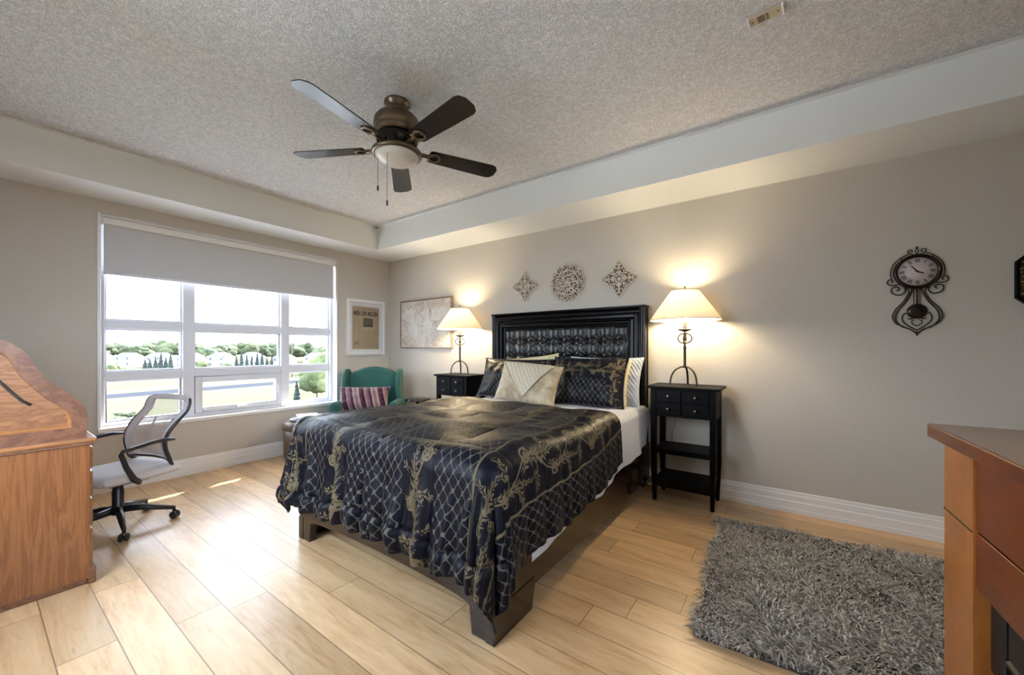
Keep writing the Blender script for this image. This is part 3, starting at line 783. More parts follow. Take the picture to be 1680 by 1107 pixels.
# ---------------------------------------------------------------- table lamps
t = NT('ivory lamp shade'); t.t.nodes.remove(t.b)
df = t.n('ShaderNodeBsdfDiffuse'); df.inputs[0].default_value = (0.72,0.66,0.54,1); tl = t.n('ShaderNodeBsdfTranslucent'); tl.inputs[0].default_value = (0.80,0.66,0.44,1)
mx = t.n('ShaderNodeMixShader'); mx.inputs[0].default_value = .065
t.l(df.outputs[0], mx.inputs[1]); t.l(tl.outputs[0], mx.inputs[2]); t.l(mx.outputs[0], t.out.inputs[0]); M['shade'] = t.m
M['shade_trim'] = simple('ivory shade trim', (0.48,0.41,0.30), .8)
t = NT('lit bulb'); t.b.inputs['Emission Color'].default_value = (1,.80,.50,1); t.b.inputs['Emission Strength'].default_value = 330; M['bulb'] = t.m
def table_lamp(label, loc, rot):
    r_ = thing('table_lamp', label, 'lamp', loc, rot)
    MB().lathe([(.011,.140),(.014,.150),(.010,.160),(.010,.290),(.014,.300),(.009,.312),(.009,.345)], 16).build('stem', M['iron'], r_)
    for k in range(3):
        a = R(90+120*k); pts = []
        for q in np.linspace(0, 1, 14):
            th = q*PI/2; rad = .108*math.sin(th)**1.0 + .004; z = .005+.145*math.cos(th)**.8
            pts.append((rad*math.cos(a), rad*math.sin(a), z))
        pts.append((.113*math.cos(a), .113*math.sin(a), .003))
        MB().tube(pts, .0065, 8, flat=1.3).build('leg', M['iron'], r_)
    m = MB()
    for a in (0, PI/2):
        m.tube([(.052*math.cos(q)*math.cos(a), .052*math.cos(q)*math.sin(a), .375+.040*math.sin(q)) for q in np.linspace(0, 2*PI, 28)[:-1]], .005, 8, closed=True)
    m.lathe([(.0001,.352),(.012,.366),(.014,.375),(.010,.388),(.005,.400),(.005,.425)], 14)
    m.build('ring_knot', M['iron'], r_)
    MB().lathe([(.006,.425),(.050,.440),(.054,.446),(.050,.449),(.010,.444)], 28).build('drip_cup', M['iron'], r_)
    MB().lathe([(.019,.446),(.019,.530),(.010,.534)], 18).build('candle_sleeve', M['candle'], r_)
    m = MB(); m.lathe([(.012,.534),(.014,.560),(.026,.640),(.031,.685),(.024,.708),(.0001,.718)], 18); m.build('bulb', M['bulb'], r_)
    m = MB()
    for s_ in (-1, 1): m.tube([(s_*.012,0,.535),(s_*.05,0,.60),(s_*.055,0,.66),(s_*.03,0,.735),(0,0,.745)], .002, 6)
    m.lathe([(.003,.742),(.003,.768),(.008,.774),(.008,.782),(.004,.790),(.0001,.792)], 12)
    for k in range(3): a = R(120*k); m.tube([(0,0,.745),(.103*math.cos(a),.103*math.sin(a),.752)], .002, 6)
    m.build('harp_and_finial', M['iron'], r_)
    sh_ = MB().lathe([(.262,.520),(.262,.524),(.105,.752),(.105,.756)], 56, caps=False).build('lamp_shade', M['shade'], r_)
    m = MB()
    for rr, z in ((.262,.520),(.105,.755)): m.tube([(rr*math.cos(q), rr*math.sin(q), z) for q in np.linspace(0, 2*PI, 57)[:-1]], .0028, 6, closed=True)
    m.build('shade_trim', M['shade_trim'], sh_)
    return r_
lp_r = table_lamp('lit iron table lamp with ivory shade on the right nightstand', (4.000, -.195, .908), R(0))
lp_l = dup(lp_r, (1.575, -.200, .908), R(38), 'lit iron table lamp with ivory shade on the left nightstand, beside map panel')
m = MB(); m.tube([(-.03,.14,-.004),(-.05,.165,-.06),(-.085,.175,-.17),(-.10,.17,-.28),(-.135,.165,-.42),(-.13,.16,-.60)], .0028, 6); m.build('cord', M['cord'], lp_r)

# ---------------------------------------------------------------- carved wall plaques
def carved(kind, label, loc, r_):
    o = thing('wall_plaque', label, 'wall decor', loc, 0, None)
    m = MB(); q = random.Random(len(label))
    if kind == 'round':
        for rad, kn in ((.050, 8), (.095, 14), (.140, 20), (.178, 26)):
            for k in range(kn):
                a = 2*PI*k/kn + rad*9; s_ = rad*2*PI/kn*.48
                cx, cz = rad*math.cos(a), rad*math.sin(a)
                pts = []
                for u in np.linspace(0, 1, 9):
                    th = a + (1.2 if k % 2 else -1.2) + u*4.6; pp = s_*(1-.55*u)
                    pts.append((cx+pp*math.cos(th), -.012-.006*u, cz+pp*math.sin(th)))
                m.tube(pts, .0062, 6)
        for rr in (.025, .073, .120): m.tube([(rr*math.cos(a), -.007, rr*math.sin(a)) for a in np.linspace(0, 2*PI, 41)[:-1]], .005, 6, closed=True)
        m.lathe([(.0001,-.022),(.012,-.018),(.016,0)], 14, axis='y')
    else:
        R1, R2 = r_, r_*.56     # tips and inner notches of the four pointed star
        def outline(sc, n=48):
            P = []
            for k in range(4):
                a0 = PI/2*k; tip = (R1*sc*math.cos(a0), R1*sc*math.sin(a0)); nt = (R2*sc*math.cos(a0+PI/4), R2*sc*math.sin(a0+PI/4))
                tip2 = (R1*sc*math.cos(a0+PI/2), R1*sc*math.sin(a0+PI/2))
                for (A_, B_) in ((tip, nt), (nt, tip2)):
                    for u in np.linspace(0, 1, 9)[:-1]:
                        bx, bz = A_[0]*(1-u)+B_[0]*u, A_[1]*(1-u)+B_[1]*u
                        bul = 1+.10*math.sin(PI*u); P.append((bx*bul, -.010, bz*bul))
            return P
        m.tube(outline(1.0), .0075, 6, closed=True)
        m.tube([(r_*.22*math.cos(a), -.012, r_*.22*math.sin(a)) for a in np.linspace(0, 2*PI, 25)[:-1]], .006, 6, closed=True)
        for k in range(4):
            a0 = PI/2*k
            for side in (-1, 1):
                for (rr, da, sz) in ((.40,.42,.13),(.62,.19,.11),(.78,.08,.07),(.34,.0,.10)):
                    cx, cz = rr*r_*math.cos(a0+side*da), rr*r_*math.sin(a0+side*da); pts = []
                    for u in np.linspace(0, 1, 10):
                        th = a0+side*(.6+u*4.9); pp = sz*r_*(1-.6*u)
                        pts.append((cx+pp*math.cos(th), -.012-.005*u, cz+pp*math.sin(th)))
                    m.tube(pts, .0058, 6)
            m.tube([(r_*.22*math.cos(a0), -.012, r_*.22*math.sin(a0)), (r_*.9*math.cos(a0), -.014, r_*.9*math.sin(a0))], [.008, .004], 6)
    # thin backing ribs so the fretwork is one piece
    for a in (0, PI/4, PI/2, 3*PI/4):
        L = .175 if kind == 'round' else (r_*.88 if a in (0, PI/2) else r_*.52)
        m.tube([(-L*math.cos(a), -.004, -L*math.sin(a)), (L*math.cos(a), -.004, L*math.sin(a))], .004, 6)
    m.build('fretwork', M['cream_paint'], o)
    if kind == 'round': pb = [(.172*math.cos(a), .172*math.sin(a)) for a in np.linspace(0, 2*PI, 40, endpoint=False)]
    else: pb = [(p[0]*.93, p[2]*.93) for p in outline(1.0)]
    MB().prism(pb, -.003, -.001, 'y').build('backing', M['plaque_dark'], o); return o  # dark brown plate fills the gaps behind the fretwork
carved('star', 'cream fretwork four pointed star plaque left of the round carving', (2.352, 0, 1.876), .168)
carved('round', 'round cream lattice carving centred on the wall above the headboard', (2.858, 0, 1.866), .19)
carved('star', 'cream fretwork four pointed star plaque right of the round carving', (3.395, 0, 1.850), .172)

# ---------------------------------------------------------------- map panel and newspaper
t = NT('aged painted planks'); v = t.coord((1,1,1)); a1 = t.noise(v, 4, 6, .7, 1.0); a2 = t.noise(t.coord((2,1,9)), 6, 5, .65, 1.2)
c1 = t.ramp(a1, [(.35, (0.36,0.27,0.20)), (.5, (0.56,0.50,0.43)), (.64, (0.66,0.62,0.57))])
c2 = t.ramp(a2, [(.38, (0.27,0.20,0.155)), (.5, (0.62,0.57,0.51))])
t.set(t.mix(.42, c1, c2), .8, 0, .3); t.bump(a2, .3, .005); M['map'] = t.m
mp = thing('wall_map_panel', 'weathered wooden panel with faded map hanging left of the left lamp', 'wall art', (.79, 0, 1.53))
MB().box(-.485,.485,-.026,0,-.315,.315).build('panel_board', M['map'], mp, bevel=.002)
m = MB()
for q in ((-.49,-.478,-.32,.32),(.470,.492,-.32,.32),(-.478,.470,.306,.322),(-.478,.470,-.322,-.310)): m.box(q[0], q[1], -.032, 0, q[2], q[3])
m.build('edge_strip', wood('worn brown edge', (0.13,0.085,0.06), (0.35,0.25,0.19), (2,2,2), 5), mp)
# pale land shapes of the faded map
def blob(cx, cz, rx, rz, seed):
    q = random.Random(seed); n = 26; ph = [q.uniform(0, 6.28) for _ in range(4)]
    return [(cx+rx*math.cos(a)*(1+.22*math.sin(3*a+ph[0])+.14*math.sin(5*a+ph[1])+.10*math.sin(9*a+ph[2])), cz+rz*math.sin(a)*(1+.2*math.sin(2*a+ph[3])+.12*math.sin(7*a+ph[1]))) for a in np.linspace(0, 2*PI, n, endpoint=False)]
m = MB()
for i, q in enumerate(((-.30,.12,.12,.11),(-.20,-.09,.06,.11),(.02,.13,.08,.06),(.05,-.05,.09,.12),(.25,.12,.17,.10),(.33,-.11,.07,.05))):
    m.prism(blob(*q, i), -.0268, -.0255, 'y')
m.build('map_shapes', simple('faded cream map paint', (0.60,0.565,0.51), .85, var=.25, vscale=12), mp)

nf = thing('picture_frame', 'white framed old newspaper front page on the wall right of the window', 'picture', (0, -.372, 1.486), PI/2)
w2, h2 = .287, .372
m = MB()
for q in ((-w2,-w2+.040,-h2,h2),(w2-.040,w2,-h2,h2),(-w2+.040,w2-.040,-h2,-h2+.040),(-w2+.040,w2-.040,h2-.040,h2)): m.box(q[0], q[1], -.030, 0, q[2], q[3])
m.build('frame', M['white'], nf, bevel=.003)
MB().box(-w2+.035, w2-.035, -.010, -.002, -h2+.035, h2-.035).build('mat_board', M['paper'], nf)
t = NT('yellowed newsprint'); v = t.coord(); a1 = t.noise(v, 5, 4); t.set(t.mix(a1, (0.33,0.24,0.135), (0.50,0.39,0.25)), .85); M['newsprint'] = t.m
pw, ph = .205, .292
page = MB().box(-pw, pw, -.0115, -.0095, -ph, ph-.01).build('newspaper', M['newsprint'], nf)
def text_mesh(body, size, extr, bold, name, mat, parent, loc, sx=1.0, wmax=None):
    c_ = bpy.data.curves.new(name, 'FONT'); c_.body = body; c_.size = size; c_.extrude = extr; c_.offset = bold; c_.align_x = 'CENTER'; c_.align_y = 'CENTER'
    tmp = link(bpy.data.objects.new(name, c_)); bpy.context.view_layer.update()
    dg = bpy.context.evaluated_depsgraph_get(); me = bpy.data.meshes.new_from_object(tmp.evaluated_get(dg))
    bpy.data.objects.remove(tmp); bpy.data.curves.remove(c_)
    if wmax:
        xs = [v_.co.x for v_ in me.vertices]; sx = wmax/(max(xs)-min(xs))
    me.transform(Matrix.Translation(loc) @ Matrix.Rotation(PI/2, 4, 'X') @ Matrix.Diagonal((sx, 1, 1, 1)))
    me.materials.clear(); me.materials.append(mat)
    o = link(bpy.data.objects.new(name, me)); o.parent = parent; return o
text_mesh('MEN ON MOON', .085, .0004, .0035, 'headline', M['ink'], page, (0, -.0119, .185), wmax=.375)
m = MB(); q = random.Random(3)
for x in np.arange(-.19, .19, .018): m.box(x, x+.010, -.0122, -.0115, .236+q.uniform(-.004,.0), .246+q.uniform(0,.012))
m.build('masthead', M['ink_soft'], page)
m = MB(); q = random.Random(5)
for ci_ in range(6):
    x0 = -.195+ci_*.0655
    for z in np.arange(-.275, .145, .0125):
        if -.035 < z < .135 and 1 < ci_ < 5: continue
        if z < -.18 and z > -.235 and ci_ < 1: continue
        m.box(x0, x0+.054*q.uniform(.8, 1), -.0120, -.0115, z, z+.0032)
m.build('text_columns', M['ink_soft'], page)
m = MB(); m.box(-.045,.108,-.0122,-.0115,.010,.128); m.build('photograph', simple('halftone photo', (0.10,0.09,0.075), .8, var=.9, vscale=30), page)
MB().box(-.180,-.105,-.0122,-.0115,-.232,-.186).build('photograph', M['ink_soft'], page)
MB().box(-w2+.038, w2-.038, -.016, -.0145, -h2+.038, h2-.038).build('glazing', M['glass'], nf)

# ---------------------------------------------------------------- wrought iron wall clock
ck = thing('wall_clock', 'wrought iron scroll wall clock with pendulum, right of the lit lamps', 'clock', (5.338, 0, 1.690))
m = MB(); m.lathe([(.060,0),(.108,-.004),(.112,-.018),(.108,-.034),(.098,-.038),(.090,-.030),(.088,-.022)], 40, axis='y', caps=False); m.build('bezel', M['dark_bronze'], ck)
dial = MB().lathe([(.0001,-.024),(.090,-.024),(.090,-.018),(.0001,-.018)], 40, axis='y').build('dial', simple('aged pink white dial', (0.58,0.50,0.49), .6, var=.2, vscale=20), ck)
def numeral(m, s_, ang, rad):
    """roman numeral from strokes, upright along the radius"""
    wid = {'I': .0055, 'V': .011, 'X': .011}; tot = sum(wid[c_] for c_ in s_); x = -tot/2; H_ = .024; b = len(m.v)
    def bar(x0, z0, x1, z1, wd): m.tube([(x0, -.0252, z0), (x1, -.0252, z1)], wd, 4)
    for c_ in s_:
        w_ = wid[c_]; xc = x+w_/2
        if c_ == 'I': bar(xc, -H_/2, xc, H_/2, .0014)
        if c_ == 'V': bar(xc-.004, H_/2, xc, -H_/2, .0016); bar(xc+.004, H_/2, xc, -H_/2, .0009)
        if c_ == 'X': bar(xc-.004, H_/2, xc+.004, -H_/2, .0016); bar(xc+.004, H_/2, xc-.004, -H_/2, .0009)
        x += w_
    Mx = Matrix.Rotation(ang, 4, 'Y') @ Matrix.Translation((0, 0, rad))
    m.xf(Mx, b)
m = MB()
for i, s_ in enumerate(('XII','I','II','III','IIII','V','VI','VII','VIII','IX','X','XI')): numeral(m, s_, 2*PI*i/12, .070)
m.build('numerals', M['ink'], dial)
def hand(L, wd, ang, yv, nm):
    m = MB(); m.prism([(-wd,-.012),(wd,-.012),(wd*1.2,L*.6),(0,L),(-wd*1.2,L*.6)], yv, yv-.0012, 'y'); m.xf(Matrix.Rotation(ang, 4, 'Y')); m.lathe([(.005,yv-.003),(.005,yv)], 12, axis='y'); m.build(nm, M['ink'], dial)
hand(.040, .0035, R(118), -.0265, 'hour_hand'); hand(.060, .0026, R(-38), -.0285, 'minute_hand')
def spiral(cx, cz, r0, r1, a0, a1, n=22): return [(cx+(r0+(r1-r0)*u)*math.cos(a0+(a1-a0)*u), -.012, cz+(r0+(r1-r0)*u)*math.sin(a0+(a1-a0)*u)) for u in np.linspace(0, 1, n)]
def bez(P, n=26):
    P = [np.array(p, float) for p in P]; out = []
    for i in range(len(P)-1):
        p0 = P[max(i-1, 0)]; p1, p2 = P[i], P[i+1]; p3 = P[min(i+2, len(P)-1)]
        for u in np.linspace(0, 1, n//2, endpoint=False):
            out.append(.5*((2*p1)+(-p0+p2)*u+(2*p0-5*p1+4*p2-p3)*u*u+(-p0+3*p1-3*p2+p3)*u**3))
    out.append(P[-1]); return [(p[0], -.012, p[1]) for p in out]
for nm, m in (('scroll_frame', MB()),):
    for s_ in (-1, 1):
        f = lambda L: [(s_*p[0], p[1], p[2]) for p in L]
        # lyre sides, two parallel rods each
        m.tube(f(bez([(.035,-.085),(.022,-.115),(.048,-.185),(.088,-.245),(.098,-.300),(.070,-.345),(.030,-.365),(0,-.395)])), .0042, 6)
        m.tube(f(bez([(.058,-.092),(.036,-.125),(.060,-.185),(.098,-.235),(.112,-.285),(.096,-.325),(.055,-.352)])), .0036, 6)
        m.tube(f(bez([(.014,-.09),(.014,-.20),(.016,-.225)])), .0025, 6)
        # shoulder scrolls
        m.tube(f(bez([(.058,-.092),(.052,-.118),(.070,-.140),(.098,-.138),(.116,-.118),(.112,-.094),(.090,-.090),(.080,-.104),(.092,-.114)])), .0038, 6)
        m.tube(f(bez([(.085,-.075),(.105,-.078),(.130,-.070),(.136,-.050),(.122,-.038),(.110,-.050),(.118,-.060)])), .0036, 6)
        # heart scrolls at the bottom
        m.tube(f(bez([(0,-.372),(.035,-.345),(.064,-.310),(.062,-.272),(.036,-.258),(.018,-.278),(.024,-.300),(.042,-.296)])), .0036, 6)
        m.tube(f(bez([(.0,-.345),(.020,-.330),(.022,-.312),(.008,-.305)])), .003, 6)
        # crown
        m.tube(f(bez([(.0,.108),(.018,.112),(.038,.122),(.040,.140),(.024,.142),(.020,.130),(.030,.127)])), .003, 6)
        m.tube(f(bez([(.0,.150),(.007,.136),(.006,.122),(.0,.116)])), .0026, 6)
        # outer arc hugging the bezel
        m.tube(f([(.122*math.cos(a), -.012, .122*math.sin(a)) for a in np.linspace(-.3, 1.25, 18)]), .003, 6)
        m.tube(f([(.110*math.cos(.9), -.012, .110*math.sin(.9)), (.124*math.cos(.9), -.012, .124*math.sin(.9))]), .003, 6)
    m.sphere((0,-.012,.154), .0065, 10, 6); m.lathe([(.0001,-.020),(.008,0),(.0001,.018)], 10, (0,-.012,-.392))
    m.lathe([(.005,-.012),(.005,0)], 10, (0,0,.112), 'y'); m.lathe([(.005,-.012),(.005,0)], 10, (0,0,-.39), 'y')
    m.build(nm, M['iron'], ck)
pd = MB().tube([(0,-.016,-.09),(0,-.016,-.215)], .004, 8); pd.lathe([(.0001,-.026),(.030,-.024),(.046,-.018),(.048,-.014),(.0001,-.010)], 28, (0,0,-.252), 'y')
pd.build('pendulum', M['dark_bronze'], ck)

# octagonal piece at the right edge
oc = thing('octagonal_frame', 'black octagonal frame with gold patterned inlay at the right edge', 'wall decor', (5.990, 0, 1.597))
def octo(rr): return [(rr/math.cos(PI/8)*math.cos(PI/8+k*PI/4), rr/math.cos(PI/8)*math.sin(PI/8+k*PI/4)) for k in range(8)]
def octring(m, ra, rb, y0, y1):
    a, b = octo(ra), octo(rb)
    for k in range(8):
        l = (k+1) % 8; q = [a[k], a[l], b[l], b[k]]; m.prism(q, y0, y1, 'y')
m = MB(); octring(m, .253, .240, -.030, 0); octring(m, .205, .196, -.028, 0); m.build('frame', M['black_wood'], oc)
t = NT('gold mosaic'); vo = t.n('ShaderNodeTexVoronoi'); t.l(t.coord(), vo.inputs['Vector']); vo.inputs['Scale'].default_value = 60
t.set(t.ramp(vo.outputs['Distance'], [(.2, (0.32,0.21,0.07)), (.45, (0.10,0.06,0.03)), (.6, (0.02,0.014,0.012))]), .35, .4); M['mosaic'] = t.m
m = MB(); octring(m, .240, .205, -.022, 0); m.build('inlay', M['mosaic'], oc)
MB().prism(octo(.196), -.012, 0, 'y').build('centre_panel', M['mosaic'], oc)

# ---------------------------------------------------------------- wingback armchair with cushion
ac = thing('armchair', 'teal green velvet wingback armchair in the corner beside the window', 'armchair', (.384, -.509, 0), math.atan2(-.77, .64)+PI/2)
# local: -y is forward, x is the sitter's left-to-right seen from the front
m = MB(); n = 15; prof = []
top = [(-.315,.86)] + [(x, .875+.10*math.cos(x/.30*PI/2)**.8) for x in np.linspace(-.29, .29, n)] + [(.315,.86)]
m.prism([(-.30,.34)] + top + [(.30,.34)], -.04, .09, 'y'); m.build('backrest', M['velvet'], ac, bevel=.035, seg=4)
for s_ in (-1, 1):
    m = MB(); m.prism([(.07,.50),(.07,.92),(.02,.945),(-.06,.945),(-.125,.90),(-.155,.80),(-.150,.66),(-.11,.575),(-.12,.50)], s_*.295, s_*.355, 'x'); m.build('wing', M['velvet'], ac, bevel=.022, seg=3)
    m = MB(); m.tube([(s_*.335, .06, .515), (s_*.335, -.42, .515)], .066, 20); m.box(s_*.295, s_*.375, -.415, .05, .20, .53)
    arm = m.build('arm', M['velvet'], ac, bevel=.012)
    m = MB(); m.tube([(s_*(.335+.045*(1-u*.8)*math.cos(u*9)), -.424, .515+.045*(1-u*.8)*math.sin(u*9)) for u in np.linspace(0, 1, 30)], .005, 6); m.build('arm_scroll', M['velvet'], arm)
MB().box(-.30,.30,-.40,.03,.17,.36).build('seat_base', M['velvet'], ac, bevel=.02, seg=3)
MB().box(-.285,.285,-.44,-.02,.36,.47).build('seat_cushion', M['velvet'], ac, bevel=.045, seg=4)
for x in (-.30,.30):
    for y in (-.37,.04):
        MB().frustum((x-.016,x+.016,y-.016,y+.016,0),(x-.026,x+.026,y-.026,y+.026,.18)).build('leg', M['black_wood'], ac)
t = NT('striped plum fabric'); c = t.n('ShaderNodeTexCoord'); sp = t.n('ShaderNodeSeparateXYZ'); t.l(c.outputs['Object'], sp.inputs[0])
q = t.math('FRACT', t.math('MULTIPLY', t.math('ADD', t.math('ADD', sp.outputs[0], 2.0), t.math('MULTIPLY', sp.outputs[2], .28)), 4.6))
rp = t.n('ShaderNodeValToRGB'); t.l(q, rp.inputs[0]); rp.color_ramp.interpolation = 'CONSTANT'; e = rp.color_ramp.elements
cols = [(0,(.17,.11,.12)),(.14,(.27,.22,.20)),(.26,(.085,.010,.042)),(.40,(.018,.008,.016)),(.52,(.22,.15,.15)),(.64,(.15,.085,.10)),(.76,(.062,.012,.050)),(.90,(.28,.23,.21))]
while len(e) < len(cols): e.new(.5)
for i, (p_, c_) in enumerate(cols): e[i].position = p_; e[i].color = c_+(1,)
t.set(rp.outputs[0], .9, 0, .2, 0, .3); t.bump(t.noise(t.coord(), 150, 2), .3, .004); M['stripe'] = t.m
sc = pillow('striped_cushion', .60, .30, .15, M['stripe'], 'plum and grey striped cushion leaning in the green armchair', 'cushion', seed=15)
fx, fy = .64, -.77
place(sc, .384+fx*.30-.05*.77, -.509+fy*.30-.05*.64, .455, R(20), math.atan2(-.77, .64)+PI/2)

# small dark table beyond the armchair
st = thing('side_table', 'small dark round table between green armchair and left nightstand', 'table', (.93, -.27, 0))
MB().lathe([(.0001,.560),(.150,.560),(.156,.566),(.156,.578),(.150,.584),(.0001,.584)], 32).build('table_top', M['bed_wood'], st)
MB().lathe([(.014,.02),(.020,.06),(.014,.12),(.018,.30),(.012,.50),(.03,.56)], 16).build('pedestal', M['bed_wood'], st)
MB().lathe([(.0001,0),(.12,0),(.12,.012),(.03,.022),(.014,.03)], 28).build('base', M['bed_wood'], st)

# ---------------------------------------------------------------- ottoman with magazines
ot = thing('ottoman', 'round worn brown leather storage ottoman below the window', 'ottoman', (.32, -1.315, 0))
MB().lathe([(.0001,.004),(.211,.004),(.223,.02),(.231,.06),(.235,.20),(.235,.330)], 56).build('body', M['leather'], ot)
MB().lathe([(.235,.334),(.241,.340),(.242,.372),(.235,.398),(.215,.412),(.15,.418),(.0001,.420)], 56).build('lid', M['leather'], ot)
MB().lathe([(.237,.328),(.240,.332),(.237,.336)], 56, caps=False).build('welt', M['leather'], ot)
tr_ = MB(); tr_.lathe([(.0001,.0),(.176,.0),(.190,.014),(.194,.014),(.178,.002),(.0001,.006)], 40)
tr_ = tr_.build('tray', M['grey_paper'], None); tr_.location = (.34, -1.30, .421); tag(tr_, 'dark grey round tray lying on the brown ottoman', 'tray')
def magazine(label, mat, z, rot, dx, dy, w_=.21, h_=.28):
    o = thing('magazine', label, 'magazine', (.34+dx, -1.30+dy, z), rot)
    MB().box(-w_/2, w_/2, -h_/2, h_/2, 0, .0015).build('cover', mat, o)
    MB().box(-w_/2+.002, w_/2-.002, -h_/2+.002, h_/2-.002, .0015, .010).build('pages', M['paper'], o)
    MB().box(-w_/2, w_/2, -h_/2, h_/2, .010, .0115).build('cover', mat, o)
magazine('navy covered magazine lying directly on the grey tray', M['navy_paper'], .4275, R(30), .01, 0)
magazine('grey covered magazine in the middle of the pile on the tray', M['grey_paper'], .4395, R(48), -.01, .01)
magazine('white magazine on top of the pile on the ottoman', M['paper'], .4515, R(70), -.02, -.01)

# ---------------------------------------------------------------- roll-top desk
dk = thing('roll_top_desk', 'golden oak roll top desk at the left edge, seen from its side', 'desk', (1.10, -3.50, 0))
def dl(m): return m.xf(Matrix.Translation((-1.10, 3.50, 0)))
DX0, DX1 = .50, 1.757
outer = [(-3.85,.748),(-3.85,1.252),(-3.50,1.252),(-3.44,1.248),(-3.415,1.241),(-3.399,1.232),(-3.373,1.211),(-3.346,1.180),(-3.326,1.142),(-3.307,1.091),(-3.278,1.049),(-3.245,1.011),(-3.206,.975),(-3.180,.939),(-3.160,.903),(-3.153,.869),(-3.153,.748)]
inner = [(-3.79,.806),(-3.79,1.195),(-3.50,1.197),(-3.44,1.192),(-3.415,1.181),(-3.399,1.162),(-3.380,1.113),(-3.361,1.069),(-3.322,1.011),(-3.282,.956),(-3.236,.913),(-3.215,.884),(-3.206,.843),(-3.206,.806)]
def roll_side(xa, xb, out):
    """frame following the S curve with a recessed panel"""
    m = MB()
    # resample both outlines to equal counts
    def rs(P, n):
        P = [np.array(p) for p in P]; P.append(P[0]); L = [0]
        for i in range(len(P)-1): L.append(L[-1]+np.linalg.norm(P[i+1]-P[i]))
        return L, P
    co = np.array([np.mean([p[0] for p in inner]), np.mean([p[1] for p in inner])])
    def ray_hit(P, a):
        d = np.array([math.cos(a), math.sin(a)]); best = None
        for i in range(len(P)):
            p, q_ = np.array(P[i]), np.array(P[(i+1) % len(P)]); e_ = q_-p
            den = d[0]*(-e_[1])+d[1]*e_[0]
            if abs(den) < 1e-9: continue
            r_ = p-co; tt = (r_[0]*(-e_[1])+r_[1]*e_[0])/den; uu_ = (d[0]*r_[1]-d[1]*r_[0])/den
            if tt > 0 and -1e-6 <= uu_ <= 1+1e-6 and (best is None or tt > best): best = tt
        return co+d*best
    angs = sorted(set([math.atan2(p[1]-co[1], p[0]-co[0]) for p in outer+inner] + list(np.linspace(-PI, PI, 60, endpoint=False))))
    O = [tuple(ray_hit(outer, a)) for a in angs]; I = [tuple(ray_hit(inner, a)) for a in angs]
    n = len(angs); step = .014*out
    vs = [(xb, *p) for p in O] + [(xb, *p) for p in I] + [(xb-step, *(np.array(p)+(co-np.array(p))*.06)) for p in I] + [(xa, *p) for p in O]
    for i in range(n):
        j = (i+1) % n
        m.f += [(i, j, j+n, i+n), (i+n, j+n, j+2*n, i+2*n), (i, i+3*n, j+3*n, j)]; m.sm += [False, False, True]; m.mi += [0, 1, 2]
    m.v += vs; m.f.append(tuple(range(3*n, 4*n))); m.sm.append(False); m.mi.append(0)
    return m, [(xb-step, *(np.array(p)+(co-np.array(p))*.06)) for p in I]
for xa, xb, out in ((DX1-.030, DX1-.004, 1), (DX0+.03, DX0+.004, -1)):
    m, pan = roll_side(xa, xb, out)
    sd = dl(m).build('side_panel', [M['oak_edge'], M['oak_trim'], M['oak_edge']], dk)
    p2 = MB(); p2.v = [tuple(p) for p in pan]; p2.f = [tuple(range(len(pan)))]; p2.sm = [False]; p2.mi = [0]
    dl(p2).build('inset_panel', M['oak_flat'], sd)
    if out > 0:
        s_ = MB(); s_.tube([(DX1-.0175, y, z) for y, z in ((-3.425,1.055),(-3.408,1.030),(-3.384,.992),(-3.357,.955),(-3.332,.934))], .006, 8); dl(s_).build('dark_strip', M['ink'], sd)  # thin dark curved strip on the inset panel
# tambour
m = MB(); yo = [(y-.02, z-.006) for y, z in outer[2:-1]]
L = 0; pts = [np.array(p) for p in yo]; samples = []
for i in range(len(pts)-1):
    k = max(2, int(np.linalg.norm(pts[i+1]-pts[i])/.006)); samples += [pts[i]+(pts[i+1]-pts[i])*u for u in np.linspace(0, 1, k, endpoint=False)]
prof = []
for i, p in enumerate(samples):
    q_ = samples[min(i+1, len(samples)-1)]-samples[max(i-1, 0)]; nrm = np.array([-q_[1], q_[0]])/max(np.linalg.norm(q_), 1e-6)
    prof.append(p - nrm*(-.004)*abs(math.sin(i*PI/4)))
low = [(y-.02, z) for y, z in reversed([tuple(p) for p in samples])]
m.prism([tuple(p) for p in prof]+low, DX0+.03, DX1-.03, 'x'); dl(m).build('tambour_door', M['oak_trim'], dk)
m = MB(); m.box(DX0, DX1, -3.85, -3.42, 1.252, 1.268); m.box(DX0+.02, DX1-.02, -3.85, -3.83, .75, 1.25); dl(m).build('top_shelf', M['oak_trim'], dk, bevel=.004)
m = MB(); m.box(DX0-.02, DX1+.018, -3.86, -3.119, .726, .748); dl(m).build('writing_top', M['oak_trim'], dk, bevel=.007, seg=3)
m = MB(); m.box(DX0-.012, DX1+.010, -3.86, -3.128, .712, .727); dl(m).build('top_moulding', M['oak_edge'], dk, bevel=.004)
for (xa, xb) in ((DX1-.40, DX1), (DX0, DX0+.20)):
    m = MB(); m.box(xa, xb, -3.85, -3.142, .03, .712); ped = dl(m).build('pedestal', M['oak'], dk, bevel=.003)
    m = MB(); m.box(xa, xb, -3.15, -3.121, 0, .085); m.box(xa+.01, xb-.01, -3.84, -3.15, 0, .03); dl(m).build('plinth', M['oak_edge'], ped, bevel=.006)
    for (z0, z1) in ((.585,.695),(.445,.570),(.290,.430),(.105,.275)):
        d = dl(MB().box(xa+.02, xb-.02, -3.145, -3.130, z0, z1)).build('drawer', M['oak_trim'], ped, bevel=.004)
        zc = (z0+z1)/2; xc = (xa+xb)/2
        dl(MB().tube([(xc-.05,-3.132,zc),(xc-.045,-3.118,zc),(xc+.045,-3.118,zc),(xc+.05,-3.132,zc)], .006, 8)).build('pull', M['oak_edge'], d)
